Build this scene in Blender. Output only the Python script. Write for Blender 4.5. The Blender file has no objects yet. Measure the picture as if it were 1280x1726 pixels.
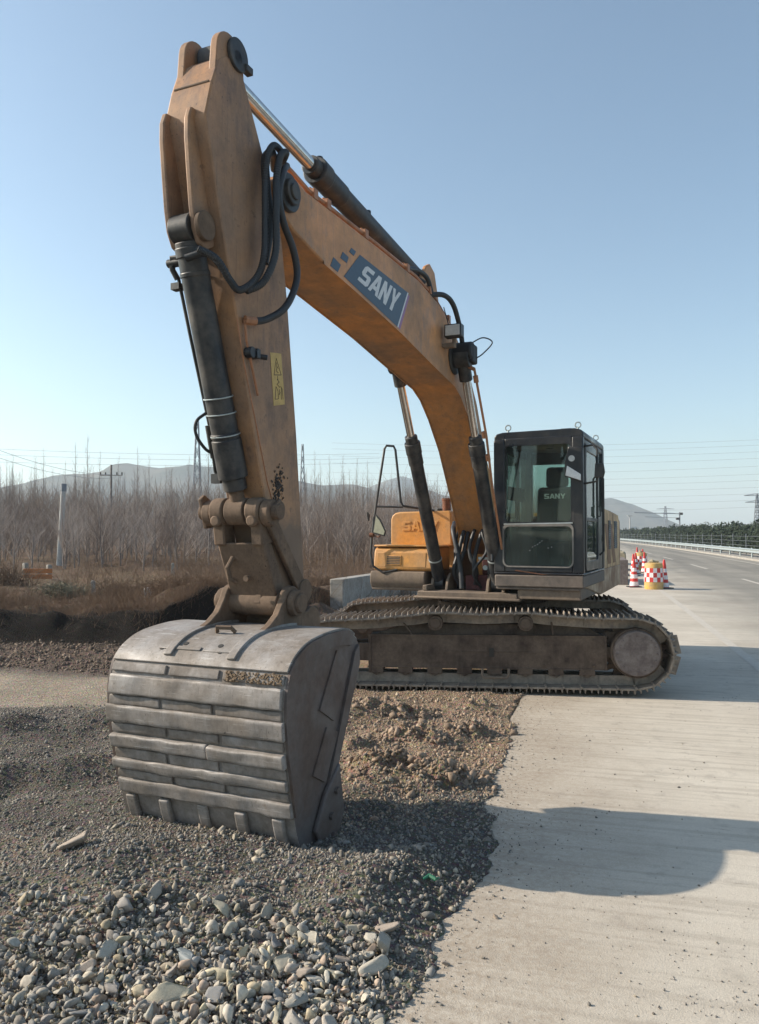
import bpy, bmesh, math, random
import numpy as np
from mathutils import Vector, Matrix, Euler
random.seed(7); rng = np.random.default_rng(7)
R = math.radians
sc = bpy.context.scene
# ------------------------------------------------------------------ camera
cam_d = bpy.data.cameras.new("camera"); cam = bpy.data.objects.new("camera", cam_d)
sc.collection.objects.link(cam); sc.camera = cam
cam.location = (0, 0, 1.82)
cam.rotation_euler = (R(90) + math.atan(36 / 1320), 0, 0)
cam_d.sensor_fit = 'VERTICAL'; cam_d.sensor_height = 24; cam_d.lens = 24 * 1320 / 1726
cam_d.clip_start = .05; cam_d.clip_end = 12000
# ------------------------------------------------------------------ world and sun
SUN_EL = R(28.5); SX, SY = -0.985, 0.17       # horizontal direction TOWARDS the sun
w = bpy.data.worlds.new("World"); sc.world = w; w.use_nodes = True
nt = w.node_tree; nt.nodes.clear()
sky = nt.nodes.new('ShaderNodeTexSky'); sky.sky_type = 'NISHITA'; sky.sun_disc = False
sky.sun_elevation = SUN_EL; sky.sun_rotation = math.atan2(SX, SY)
sky.air_density = 1.0; sky.dust_density = 1.2; sky.ozone_density = 1.6; sky.altitude = 100
bg = nt.nodes.new('ShaderNodeBackground'); bg.inputs[1].default_value = 0.12
wo = nt.nodes.new('ShaderNodeOutputWorld')
tn = nt.nodes.new('ShaderNodeMix'); tn.data_type = 'RGBA'; tn.blend_type = 'MULTIPLY'; tn.inputs[0].default_value = 1; tn.inputs[7].default_value = (.93, 1.03, 1.0, 1)
hs = nt.nodes.new('ShaderNodeHueSaturation'); hs.inputs['Saturation'].default_value = .93; nt.links.new(sky.outputs[0], hs.inputs['Color']); nt.links.new(hs.outputs[0], tn.inputs[6]); nt.links.new(tn.outputs[2], bg.inputs[0]); nt.links.new(bg.outputs[0], wo.inputs[0])
sd = bpy.data.lights.new("sun", 'SUN'); so = bpy.data.objects.new("sun", sd); sc.collection.objects.link(so)
sd.energy = 5.0; sd.angle = R(0.6); sd.color = (1.0, 0.89, 0.74)
sdir = Vector((SX * math.cos(SUN_EL), SY * math.cos(SUN_EL), math.sin(SUN_EL)))
so.rotation_euler = sdir.to_track_quat('Z', 'Y').to_euler()
sc.view_settings.view_transform = 'Standard'; sc.view_settings.look = 'None'
sc.view_settings.exposure = 0.64; sc.view_settings.gamma = 1
sc.cycles.max_bounces = 8; sc.cycles.volume_bounces = 1; sc.cycles.transparent_max_bounces = 16

# ------------------------------------------------------------------ helpers
def srgb(r, g, b):
    f = lambda c: (c / 255 / 12.92) if c / 255 <= .04045 else ((c / 255 + .055) / 1.055) ** 2.4
    return (f(r), f(g), f(b), 1)

class NT:
    def __init__(s, name):
        s.m = bpy.data.materials.new(name); s.m.use_nodes = True
        s.t = s.m.node_tree; s.b = s.t.nodes['Principled BSDF']; s.out = s.t.nodes['Material Output']
        s.co = s.n('ShaderNodeTexCoord')
    def n(s, t, **k):
        o = s.t.nodes.new(t)
        for a, v in k.items(): setattr(o, a, v)
        return o
    def l(s, a, b): s.t.links.new(a, b)
    def noise(s, scale, detail=5, rough=.6, vec=None, stretch=None, coord='Object'):
        o = s.n('ShaderNodeTexNoise'); o.inputs['Scale'].default_value = scale
        o.inputs['Detail'].default_value = detail; o.inputs['Roughness'].default_value = rough
        src = vec or s.co.outputs[coord]
        if stretch:
            mp = s.n('ShaderNodeMapping'); mp.inputs['Scale'].default_value = stretch
            s.l(src, mp.inputs[0]); src = mp.outputs[0]
        s.l(src, o.inputs['Vector']); return o.outputs[0]
    def ramp(s, fac, stops):
        o = s.n('ShaderNodeValToRGB'); s.l(fac, o.inputs[0]); e = o.color_ramp.elements
        while len(e) < len(stops): e.new(.5)
        for i, (p, c) in enumerate(stops):
            e[i].position = p; e[i].color = c if hasattr(c, '__len__') else (c, c, c, 1)
        return o.outputs[0]
    def mix(s, fac, a, b, mode='MIX'):
        o = s.n('ShaderNodeMix', data_type='RGBA', blend_type=mode)
        for i, v in ((0, fac), (6, a), (7, b)):
            if hasattr(v, 'is_linked') or hasattr(v, 'links'): s.l(v, o.inputs[i])
            else: o.inputs[i].default_value = v
        return o.outputs[2]
    def math(s, op, a, b=0.):
        o = s.n('ShaderNodeMath', operation=op)
        for i, v in ((0, a), (1, b)):
            if hasattr(v, 'links'): s.l(v, o.inputs[i])
            else: o.inputs[i].default_value = v
        return o.outputs[0]
    def bump(s, h, strength=.3, dist=.01):
        o = s.n('ShaderNodeBump'); o.inputs['Strength'].default_value = strength
        o.inputs['Distance'].default_value = dist; s.l(h, o.inputs['Height']); s.l(o.outputs[0], s.b.inputs['Normal'])
    def col(s, c): s.l(c, s.b.inputs['Base Color']) if hasattr(c, 'links') else setattr(s.b.inputs['Base Color'], 'default_value', c)

def paint(name, base, dirt, amt=.5, rough=.45, metal=0., scale=3., streak=True, bumpd=.004, spec=.5, rust=None, grime=None, scratch=0., mudline=None):
    m = NT(name)
    n1 = m.noise(scale, 7, .65); n2 = m.noise(scale * 6, 6, .7)
    c = m.mix(m.ramp(n1, [(.5 - amt * .35, 0.), (.78 - amt * .3, 1.)]), base, dirt)
    if streak:
        n3 = m.noise(4, 4, .6, stretch=(6, 6, .5))
        c = m.mix(m.math('MULTIPLY', m.ramp(n3, [(.5, 0.), (.75, 1.)]), .55 * amt + .1), c, dirt)
    if rust: c = m.mix(m.ramp(n2, [(.62, 0.), (.7, 1.)]), c, rust)
    if grime:
        g1 = m.noise(1.7, 6, .72); g2 = m.noise(7, 5, .7, stretch=(1.6, 1.6, .45)); g3 = m.noise(55, 3, .6)
        c = m.mix(m.math('MULTIPLY', m.ramp(m.math('ADD', m.math('MULTIPLY', g1, .6), m.math('MULTIPLY', g2, .4)), [(.50, 0.), (.60, 1.)]), .62), c, grime)
        c = m.mix(m.math('MULTIPLY', m.ramp(g3, [(.64, 0.), (.69, 1.)]), m.ramp(g1, [(.4, .1), (.6, .9)])), c, tuple(q * .35 for q in grime[:3]) + (1,))
        g4 = m.noise(10, 4, .6, stretch=(9, 9, .22)); c = m.mix(m.math('MULTIPLY', m.ramp(g4, [(.60, 0.), (.70, 1.)]), .45), c, tuple(q * .6 for q in grime[:3]) + (1,))
    if scratch:
        s1 = m.noise(9, 5, .7, stretch=(.5, .5, 14)); s2 = m.noise(9, 5, .7, stretch=(9, 9, .5))
        c = m.mix(m.math('MULTIPLY', m.ramp(s1, [(.60, 0.), (.66, 1.)]), scratch), c, (.62, .60, .58, 1)); c = m.mix(m.math('MULTIPLY', m.ramp(s2, [(.62, 0.), (.68, 1.)]), scratch), c, (.10, .085, .07, 1))
    if mudline:      # caked mud up to a ragged height on the part itself
        sx = m.n('ShaderNodeSeparateXYZ'); m.l(m.co.outputs['Object'], sx.inputs[0])
        hgt = m.math('ADD', sx.outputs[2], m.math('MULTIPLY', m.math('SUBTRACT', m.noise(4, 6, .7), .5), .9))
        mk = m.n('ShaderNodeMapRange'); m.l(hgt, mk.inputs[0]); mk.inputs[1].default_value = mudline - .12; mk.inputs[2].default_value = mudline + .12; mk.inputs[3].default_value = .85; mk.inputs[4].default_value = 0.
        c = m.mix(mk.outputs[0], c, m.mix(m.ramp(n2, [(.35, 0.), (.65, 1.)]), (.19, .13, .09, 1), (.12, .085, .062, 1)))
    fine = m.ramp(n2, [(.3, .78), (.7, 1.12)])
    c = m.mix(1., c, fine, 'MULTIPLY'); m.col(c)
    m.l(m.ramp(n1, [(.35, rough), (.7, min(1, rough + .35))]), m.b.inputs['Roughness'])
    m.b.inputs['Metallic'].default_value = metal; m.b.inputs['Specular IOR Level'].default_value = spec
    m.bump(n2, .35, bumpd); return m.m

def flat(name, c, rough=.6, metal=0., spec=.5, emit=None):
    m = NT(name); n = m.noise(25, 4, .6)
    m.col(m.mix(1., c, m.ramp(n, [(.3, .85), (.7, 1.08)]), 'MULTIPLY'))
    m.b.inputs['Roughness'].default_value = rough; m.b.inputs['Metallic'].default_value = metal
    m.b.inputs['Specular IOR Level'].default_value = spec; return m.m

M = {}
dust = (.24, .18, .13, 1)
M['yellow'] = paint('yellow_paint', (.62, .28, .055, 1), (.44, .25, .11, 1), .3, .38, 0., 2., grime=(.45, .25, .10, 1))
M['boom'] = paint('boom_paint', (.60, .25, .065, 1), (.34, .19, .10, 1), .42, .42, 0., 1.6, spec=.6, grime=(.23, .15, .105, 1))
M['arm'] = paint('arm_paint', (.46, .225, .09, 1), (.27, .17, .11, 1), .6, .5, 0., 1.5, grime=(.15, .10, .08, 1), mudline=1.95, rust=(.17, .10, .06, 1))
M['armlow'] = paint('linkage_mud_paint', (.24, .155, .10, 1), (.15, .105, .075, 1), .8, .7, 0., 5, spec=.25, grime=(.09, .065, .05, 1))
M['black'] = paint('black_paint', (.016, .018, .02, 1), (.08, .07, .06, 1), .2, .35, 0., 4)
M['cabblack'] = paint('cab_black_paint', (.013, .015, .020, 1), (.06, .054, .048, 1), .12, .25, 0., 2.4)
M['cyl'] = paint('cylinder_paint', (.014, .017, .022, 1), (.10, .088, .076, 1), .18, .36, 0., 5)
M['rubber'] = flat('rubber', (.018, .018, .02, 1), .65)
M['chrome'] = flat('chrome', (.62, .60, .57, 1), .16, 1.)
M['steel'] = paint('bucket_steel', (.38, .355, .34, 1), (.22, .19, .165, 1), .6, .48, .1, 3.5, bumpd=.003, spec=.4, rust=(.23, .19, .16, 1), grime=(.20, .165, .135, 1), scratch=.45)
M['recess'] = paint('caked_steel', (.33, .305, .29, 1), (.20, .17, .145, 1), .6, .65, .05, 6, spec=.3)
M['steel2'] = paint('bucket_side_steel', (.13, .12, .12, 1), (.12, .085, .07, 1), .6, .5, .15, 3, spec=.4)
M['track'] = paint('track_steel', (.12, .10, .088, 1), (.31, .26, .21, 1), .6, .5, .2, 6, spec=.4)
M['frame'] = paint('track_frame_mud', (.055, .036, .028, 1), (.15, .11, .082, 1), .5, .75, 0., 4, spec=.3)
M['hub'] = paint('hub_dust', (.24, .20, .18, 1), (.14, .11, .10, 1), .6, .8, 0., 9, streak=False)
M['copper'] = paint('pipe_paint', (.45, .18, .08, 1), (.30, .15, .08, 1), .4, .35, 0., 5)
M['rust'] = paint('rusty_pipe', (.22, .075, .035, 1), (.10, .05, .03, 1), .6, .8, 0., 12)
M['hood_tan'] = paint('tan_panel', (.56, .42, .28, 1), (.26, .15, .085, 1), .7, .55, 0., 2.2)
M['deck'] = paint('deck_mud', (.10, .075, .06, 1), (.20, .15, .11, 1), .7, .8, 0., 4)
M['red'] = paint('red_panel', (.16, .03, .035, 1), (.06, .03, .03, 1), .5, .6, 0., 5)
M['decal_blue'] = flat('decal_blue', (.032, .062, .10, 1), .45)
M['decal_white'] = flat('decal_white', (.62, .62, .62, 1), .5)
M['decal_violet'] = flat('decal_violet', (.30, .14, .26, 1), .5)
M['decal_yellow'] = flat('decal_yellow', (.50, .33, .10, 1), .55)
M['ink'] = flat('ink', (.03, .025, .02, 1), .6)
M['concrete'] = paint('concrete', (.40, .38, .35, 1), (.28, .26, .23, 1), .4, .9, 0., 3, spec=.2)
M['conc_tan'] = paint('tan_block', (.42, .36, .24, 1), (.30, .25, .18, 1), .4, .9, 0., 3, spec=.2)
M['pole'] = flat('pole_concrete', (.42, .42, .41, 1), .9)
M['galv'] = flat('galvanised', (.45, .50, .50, 1), .45, .5)
M['pylon'] = flat('pylon_steel', (.20, .22, .25, 1), .6, .3)
M['wire'] = flat('wire', (.22, .24, .27, 1), .6)
M['cone_red'] = flat('cone_red', (.55, .035, .03, 1), .5)
M['cone_white'] = flat('cone_white', (.75, .72, .72, 1), .45)
M['barrel'] = paint('barrel_yellow', (.72, .42, .08, 1), (.45, .32, .16, 1), .5, .5, 0., 5)
M['bark'] = paint('bark', (.33, .29, .26, 1), (.18, .15, .14, 1), .5, .9, 0., 4, spec=.1)
M['twig'] = flat('twig', (.22, .172, .145, 1), .9, spec=.1)
M['twigpale'] = flat('pale_twig', (.40, .345, .31, 1), .9, spec=.1)
M['brush'] = flat('dry_stalks', (.19, .13, .09, 1), .9, spec=.1)
M['hedge'] = flat('hedge_leaf', (.035, .050, .030, 1), .8, spec=.2)
M['lamp'] = flat('lamp_glass', (.55, .55, .53, 1), .25)
M['mirror'] = flat('mirror_glass', (.8, .8, .8, 1), .05, 1.)
M['seat'] = flat('seat_fabric', (.02, .022, .026, 1), .85)
M['tint'] = flat('interior', (.05, .055, .06, 1), .8)
M['green'] = flat('green_sticker', (.05, .22, .16, 1), .6)
M['wood'] = flat('weathered_board', (.45, .17, .06, 1), .8)
M['wirehose'] = flat('hose_sheath', (.028, .030, .034, 1), .55)

def glass(name, tint, amt, dirt):
    m = NT(name); m.t.nodes.remove(m.b)
    tr = m.n('ShaderNodeBsdfTransparent'); tr.inputs[0].default_value = tint
    gl = m.n('ShaderNodeBsdfGlossy'); gl.inputs['Roughness'].default_value = .03; gl.inputs[0].default_value = (.9, .9, .9, 1)
    df = m.n('ShaderNodeBsdfDiffuse'); df.inputs[0].default_value = dirt
    fr = m.n('ShaderNodeFresnel'); fr.inputs[0].default_value = 1.5
    a = m.n('ShaderNodeMixShader'); m.l(fr.outputs[0], a.inputs[0]); m.l(tr.outputs[0], a.inputs[1]); m.l(gl.outputs[0], a.inputs[2])
    b = m.n('ShaderNodeMixShader'); m.l(m.ramp(m.noise(3, 5, .6), [(.35, amt * .4), (.75, amt)]), b.inputs[0])
    m.l(a.outputs[0], b.inputs[1]); m.l(df.outputs[0], b.inputs[2]); m.l(b.outputs[0], m.out.inputs[0]); return m.m
M['glass'] = glass('cab_glass', (.74, .83, .80, 1), .09, (.20, .24, .24, 1))
M['glass_low'] = glass('lower_glass', (.55, .66, .62, 1), .45, (.16, .19, .17, 1))

class MB:
    def __init__(s): s.v = []; s.f = []; s.mi = []
    def add(s, vs, fs, mi=0):
        o = len(s.v); s.v += [tuple(v) for v in vs]; s.f += [tuple(i + o for i in f) for f in fs]; s.mi += [mi] * len(fs); return s
    def box(s, a, b, mi=0, m=None):
        x0, y0, z0 = a; x1, y1, z1 = b
        vs = [(x0, y0, z0), (x1, y0, z0), (x1, y1, z0), (x0, y1, z0), (x0, y0, z1), (x1, y0, z1), (x1, y1, z1), (x0, y1, z1)]
        if m is not None: vs = [m @ Vector(v) for v in vs]
        return s.add(vs, [(0, 3, 2, 1), (4, 5, 6, 7), (0, 1, 5, 4), (1, 2, 6, 5), (2, 3, 7, 6), (3, 0, 4, 7)], mi)
    def prism(s, poly, a, b, mi=0):          # poly in (x,z), extruded along y from a to b
        n = len(poly)
        vs = [(x, a, z) for x, z in poly] + [(x, b, z) for x, z in poly]
        return s.add(vs, [tuple(range(n)), tuple(range(2 * n - 1, n - 1, -1))] + [(i, (i + 1) % n, n + (i + 1) % n, n + i) for i in range(n)], mi)
    def prismz(s, poly, a, b, mi=0):         # poly in (x,y), extruded along z
        n = len(poly)
        vs = [(x, y, a) for x, y in poly] + [(x, y, b) for x, y in poly]
        return s.add(vs, [tuple(range(n)), tuple(range(2 * n - 1, n - 1, -1))] + [(i, (i + 1) % n, n + (i + 1) % n, n + i) for i in range(n)], mi)
    def prismx(s, poly, a, b, mi=0):         # poly in (y,z), extruded along x
        n = len(poly)
        vs = [(a, y, z) for y, z in poly] + [(b, y, z) for y, z in poly]
        return s.add(vs, [tuple(range(n)), tuple(range(2 * n - 1, n - 1, -1))] + [(i, (i + 1) % n, n + (i + 1) % n, n + i) for i in range(n)], mi)
    def tube(s, pts, r, n=8, mi=0, closed=False):
        P = [Vector(p) for p in pts]; k = len(P)
        rs = r if hasattr(r, '__len__') else [r] * k
        t = [(P[min(i + 1, k - 1)] - P[max(i - 1, 0)]).normalized() for i in range(k)]
        if closed: t = [(P[(i + 1) % k] - P[(i - 1) % k]).normalized() for i in range(k)]
        up = Vector((0, 0, 1)) if abs(t[0].z) < .9 else Vector((1, 0, 0))
        nrm = t[0].cross(up).normalized(); vs = []
        for i in range(k):
            nrm = (nrm - t[i] * nrm.dot(t[i])).normalized(); bn = t[i].cross(nrm)
            for j in range(n):
                a = 2 * math.pi * j / n; vs.append(P[i] + (nrm * math.cos(a) + bn * math.sin(a)) * rs[i])
        fs = [(i * n + j, i * n + (j + 1) % n, (i + 1) * n + (j + 1) % n, (i + 1) * n + j) for i in range(k - 1) for j in range(n)]
        if closed: fs += [((k - 1) * n + j, (k - 1) * n + (j + 1) % n, (j + 1) % n, j) for j in range(n)]
        else: fs += [tuple(range(n - 1, -1, -1)), tuple((k - 1) * n + j for j in range(n))]
        return s.add(vs, fs, mi)
    def cyl(s, a, b, r, n=20, r2=None, mi=0): return s.tube([a, b], [r, r if r2 is None else r2], n, mi)
    def build(s, name, mat, parent=None, loc=(0, 0, 0), rot=None, bevel=0, smooth=True, seg=2):
        me = bpy.data.meshes.new(name); me.from_pydata([tuple(v) for v in s.v], [], s.f)
        bm = bmesh.new(); bm.from_mesh(me); bmesh.ops.recalc_face_normals(bm, faces=bm.faces); bm.to_mesh(me); bm.free()
        for m in (mat if isinstance(mat, (list, tuple)) else [mat]): me.materials.append(m)
        me.polygons.foreach_set('material_index', s.mi)
        if smooth:
            me.polygons.foreach_set('use_smooth', [True] * len(me.polygons)); me.set_sharp_from_angle(angle=R(38))
        o = bpy.data.objects.new(name, me); sc.collection.objects.link(o); o.parent = parent; o.location = loc
        if rot: o.rotation_euler = rot
        if bevel:
            b = o.modifiers.new('bevel', 'BEVEL'); b.width = bevel; b.segments = seg; b.limit_method = 'ANGLE'; b.angle_limit = R(40)
            b.harden_normals = False
        return o

def tag(o, label=None, cat=None, group=None, kind=None):
    if label: o['label'] = label
    if cat: o['category'] = cat
    if group: o['group'] = group
    if kind: o['kind'] = kind
    return o
def empty(name, loc=(0, 0, 0), rz=0, parent=None):
    o = bpy.data.objects.new(name, None); sc.collection.objects.link(o); o.location = loc; o.rotation_euler = (0, 0, rz); o.parent = parent
    o.empty_display_size = .2; return o
def copy_tree(o, parent=None):
    c = o.copy(); sc.collection.objects.link(c); c.parent = parent
    for ch in o.children: copy_tree(ch, c)
    return c
def npmesh(name, V, F, mat, attr=None, smooth=False, parent=None):   # V (n,3), F (m,k)
    me = bpy.data.meshes.new(name); n, k = F.shape
    me.vertices.add(len(V)); me.vertices.foreach_set('co', np.ascontiguousarray(V, dtype=np.float32).ravel())
    me.loops.add(n * k); me.loops.foreach_set('vertex_index', np.ascontiguousarray(F, dtype=np.int32).ravel())
    me.polygons.add(n); me.polygons.foreach_set('loop_start', np.arange(n, dtype=np.int32) * k)
    me.update(calc_edges=True); me.validate()
    if smooth: me.polygons.foreach_set('use_smooth', np.ones(n, dtype=bool))
    if attr:
        for an, (ty, dat) in attr.items():
            a = me.attributes.new(an, ty, 'POINT')
            a.data.foreach_set('value' if ty == 'FLOAT' else 'color', np.ascontiguousarray(dat, dtype=np.float32).ravel())
    me.materials.append(mat)
    o = bpy.data.objects.new(name, me); sc.collection.objects.link(o); o.parent = parent; return o

# numpy value noise
_perm = rng.random((256, 256))
def vn(x, y, s, ox=0.):
    X = np.asarray(x) / s + 57.3 + ox; Y = np.asarray(y) / s + 91.7 + ox * 1.7
    xi = np.floor(X).astype(int); yi = np.floor(Y).astype(int); fx = X - xi; fy = Y - yi
    fx = fx * fx * (3 - 2 * fx); fy = fy * fy * (3 - 2 * fy)
    g = lambda a, b: _perm[a % 256, b % 256]
    return (g(xi, yi) * (1 - fx) + g(xi + 1, yi) * fx) * (1 - fy) + (g(xi, yi + 1) * (1 - fx) + g(xi + 1, yi + 1) * fx) * fy - .5
def fbm(x, y, s, o=4, ox=0.):
    return sum(vn(x, y, s / 2 ** i, ox + 3.1 * i) / 2 ** i for i in range(o))
def sst(a, b, x): t = np.clip((x - a) / (b - a), 0, 1); return t * t * (3 - 2 * t)

# road coordinates: u across, v along; the road swings gently left far away
CA, SA = math.cos(R(15.3)), math.sin(R(15.3))
def W(u, v, z=0.):
    u = u - v * abs(v) / 5200 if v > 0 else u
    return Vector((u * CA + v * SA, -u * SA + v * CA, z))

# ------------------------------------------------------------------ terrain
def bank_y(x):      # where the earth bank starts
    return np.where(x < -3.4, 11.9, 11.9 + (x + 3.4) * 2.2) + .35 * vn(x, x * 0, 1.3) + .12 * vn(x, x * 0, .4)
def edge_u(v): return -.70 + .11 * vn(v, v * 0, .9) + .09 * vn(v, v * 0, .3) + .06 * vn(v, v * 0, .1) + .03 * vn(v, v * 0, .04) + .16 * np.exp(-((v - 4.3) / .6) ** 2) + .08 * np.exp(-((v - 7.4) / .35) ** 2) - .04 * sst(6.2, 8, v)
def ground(x, y):
    x = np.asarray(x, float); y = np.asarray(y, float)
    u = x * CA - y * SA; v = x * SA + y * CA
    b = .02 + .085 * fbm(x, y, 1.1, 4) + .035 * fbm(x, y, .28, 3, 9.) + .05 * np.maximum(0, vn(x * .6 + y * .8, y * .6 - x * .3, .55, 4.))
    near = 1 - sst(11, 15, y)
    # heap of gravel the bucket rests on, and stony heap in the foreground
    b += .10 * np.exp(-(((x + .9) / 1.5) ** 2 + ((y - 4.0) / .75) ** 2))
    b += .17 * np.exp(-(((x + 2.9) / 1.3) ** 2 + ((y - 7.15 - .25 * (x + 2.9)) / .30) ** 2)) * near * (1 + 1.2 * vn(x, y, .4))
    b += .09 * np.exp(-((y - 5.9 - .35 * (x + 2.5)) / .18) ** 2) * (1 - sst(-2.0, -1.4, x)) - .06 * np.exp(-((y - 5.5 - .35 * (x + 2.5)) / .18) ** 2) * (1 - sst(-2.0, -1.4, x))
    b += .07 * np.exp(-(((x - .25) / .55) ** 2 + ((y - 3.9) / .4) ** 2))
    lane = sst(7.5, 8., y + .15 * x) * (1 - sst(9.4, 9.9, y + .12 * x)) * (1 - sst(-2.2, -1.5, x))
    b = b * (1 - .8 * lane)
    for (cx, cy, a, sx, sy) in ((.35, 6.9, .12, .30, .16), (.0, 5.9, .09, .25, .14), (.50, 5.75, .14, .40, .20), (.85, 7.1, .10, .25, .10), (.1, 7.8, .10, .5, .2), (-.3, 6.6, .08, .3, .2), (1.0, 8.2, .07, .3, .15)):
        b += a * np.exp(-(((x - cx) / sx) ** 2 + ((y - cy) / sy) ** 2)) * (1 + 1.5 * vn(x, y, .08))
    b += .10 * sst(9.9, 11.0, y + .1 * x) * (1 - sst(-1.6, -.8, x)) * (1 + .9 * fbm(x, y, 1.1, 3, 5.))
    by = bank_y(x)
    up = .62 + .16 * fbm(x, y, 2.2, 3, 2.) + .25 * np.exp(-(((x + 3.15) / .7) ** 2 + ((y - 13.6) / .8) ** 2)) + np.clip((y - 20) / 60, 0, 1) * .5
    t = sst(0, .38, y - by); rag = .14 * fbm(x, y, .5, 3, 7.) * sst(0, .3, y - by)
    left = 1 - sst(-2.1, -1.3, u + .2)
    b = b + (up - b + rag) * t * left
    # rough ground between the bank and the concrete wall
    b += .25 * np.exp(-(((x + 1.3) / .8) ** 2 + ((y - 15.5) / 1.4) ** 2)) * (1 + fbm(x, y, .5, 3))
    e = edge_u(v); lip = .03 * np.exp(-((u - e) / .25) ** 2) * (1 - sst(8.5, 10, y))
    t2 = sst(-.05, .03, e - u)
    tp = sst(.0, .45, e - u)
    b = b * tp + (.012 + .012 * vn(x, y, .06)) * (1 - tp); lip = lip * 0
    b = np.where(v < 14, b, b)
    b = np.where(y > 60, b, b)
    z = -.22 + (b + lip + .22) * t2
    far = sst(24, 30, u + v * abs(1) * 0)
    z = z + far * (.25)
    return z
def axis(segs):
    out = []
    for a, b, n in segs: out += list(np.linspace(a, b, n, endpoint=False))
    out.append(segs[-1][1]); return np.array(out)
gx = axis([(-3000, -400, 12), (-400, -60, 30), (-60, -12, 70), (-12, -5, 60), (-5, 2.4, 330), (2.4, 12, 24), (12, 60, 24), (60, 400, 20), (400, 3000, 10)])
gy = axis([(-400, -20, 8), (-20, 1.5, 12), (1.5, 8.5, 330), (8.5, 18, 260), (18, 60, 90), (60, 400, 40), (400, 3200, 14)])
GX, GY = np.meshgrid(gx, gy); GZ = ground(GX, GY)
V = np.stack([GX.ravel(), GY.ravel(), GZ.ravel()], 1)
nx, ny = len(gx), len(gy); I = np.arange(nx * ny).reshape(ny, nx)
F = np.stack([I[:-1, :-1].ravel(), I[:-1, 1:].ravel(), I[1:, 1:].ravel(), I[1:, :-1].ravel()], 1)
def gcol(x, y, z):
    u = x * CA - y * SA; v = x * SA + y * CA
    def C(*c): return np.array(c)[None, :] * np.ones((len(x), 1))
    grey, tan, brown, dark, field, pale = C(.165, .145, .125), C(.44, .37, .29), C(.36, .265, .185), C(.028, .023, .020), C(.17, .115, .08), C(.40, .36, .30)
    def mixc(a, b, t): return a + (b - a) * t[:, None]
    nz = fbm(x, y, 1.3, 4, 4.)
    c = mixc(grey, C(.24, .205, .17), sst(-.1, .45, nz))
    # brown broken base where the slab was dug out, beside the bucket and under the machine
    bt = sst(-.25, .25, (y - 5.25 - .45 * (x + .3) + .5 * nz) * 1.0) * sst(-1.15, -.75, x + .06 * (y - 5) + .3 * nz)
    c = mixc(c, brown, bt)
    lane = sst(7.45, 7.8, y + .15 * x + .3 * nz) * (1 - sst(9.3, 9.9, y + .12 * x + .3 * nz)) * (1 - sst(-1.7, -1.0, x))
    c = mixc(c, tan, lane)
    c = mixc(c, C(.17, .125, .10), sst(9.5, 10.3, y + .12 * x + .4 * nz) * (1 - sst(-1.4, -.9, x)))
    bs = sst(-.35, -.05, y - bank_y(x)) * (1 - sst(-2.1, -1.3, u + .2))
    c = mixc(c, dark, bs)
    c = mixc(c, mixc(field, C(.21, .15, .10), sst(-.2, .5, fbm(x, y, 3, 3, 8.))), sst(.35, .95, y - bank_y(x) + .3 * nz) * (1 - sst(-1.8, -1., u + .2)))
    c = mixc(c, C(.27, .235, .185), (1 - sst(3.3, 3.9, y + .6 * nz)) * .8)
    c = mixc(c, C(.30, .25, .19), sst(.12, .42, fbm(x, y, .8, 4, 14.)) * (1 - sst(8, 9, y)) * .55)
    c = mixc(c, C(.15, .105, .08), sst(14, 15, y) * sst(-2.6, -1.6, x) * (1 - sst(30, 40, y)) * .8)
    return np.concatenate([c, np.ones((len(x), 1))], 1)
gm = NT('soil'); at = gm.n('ShaderNodeVertexColor') if False else gm.n('ShaderNodeAttribute'); at.attribute_name = 'gcol'
n1 = gm.noise(14, 8, .7); n2 = gm.noise(90, 5, .7); n3 = gm.noise(1.1, 5, .6)
vo = gm.n('ShaderNodeTexVoronoi'); vo.inputs['Scale'].default_value = 55; gm.l(gm.co.outputs['Object'], vo.inputs['Vector'])
c = gm.mix(1., at.outputs['Color'], gm.ramp(n1, [(.25, .62), (.75, 1.35)]), 'MULTIPLY')
c = gm.mix(1., c, gm.ramp(n2, [(.3, .75), (.7, 1.25)]), 'MULTIPLY')
c = gm.mix(1., c, gm.ramp(n3, [(.3, .85), (.7, 1.15)]), 'MULTIPLY')
gm.col(gm.mix(.35, c, gm.mix(1., c, vo.outputs['Color'], 'MULTIPLY'))); gm.b.inputs['Roughness'].default_value = .95; gm.b.inputs['Specular IOR Level'].default_value = .15
hh = gm.math('ADD', gm.math('MULTIPLY', n1, 1.2), gm.math('ADD', n2, gm.math('MULTIPLY', vo.outputs['Distance'], -.9)))
gm.bump(hh, .9, .03)
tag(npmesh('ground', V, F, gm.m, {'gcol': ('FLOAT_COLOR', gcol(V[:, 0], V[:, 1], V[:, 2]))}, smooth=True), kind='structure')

# ------------------------------------------------------------------ road
def strip(name, u0, u1, v0, v1, z, mat, nu=2, nv=120, kind='structure'):
    us = np.linspace(u0, u1, nu); vs = v0 + (v1 - v0) * np.linspace(0, 1, nv) ** 2
    P = np.array([W(u, v, z) for v in vs for u in us]); J = np.arange(nu * nv).reshape(nv, nu)
    FF = np.stack([J[:-1, :-1].ravel(), J[:-1, 1:].ravel(), J[1:, 1:].ravel(), J[1:, :-1].ravel()], 1)
    return tag(npmesh(name, P, FF, mat), kind=kind)
rm = NT('dusty_concrete')
def rot_coord(m, sx, sy):
    mp = m.n('ShaderNodeMapping'); mp.inputs['Rotation'].default_value = (0, 0, R(15.3)); m.l(m.co.outputs['Object'], mp.inputs[0])
    m2 = m.n('ShaderNodeMapping'); m2.inputs['Scale'].default_value = (sx, sy, 1); m.l(mp.outputs[0], m2.inputs[0]); return m2.outputs[0]
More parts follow.
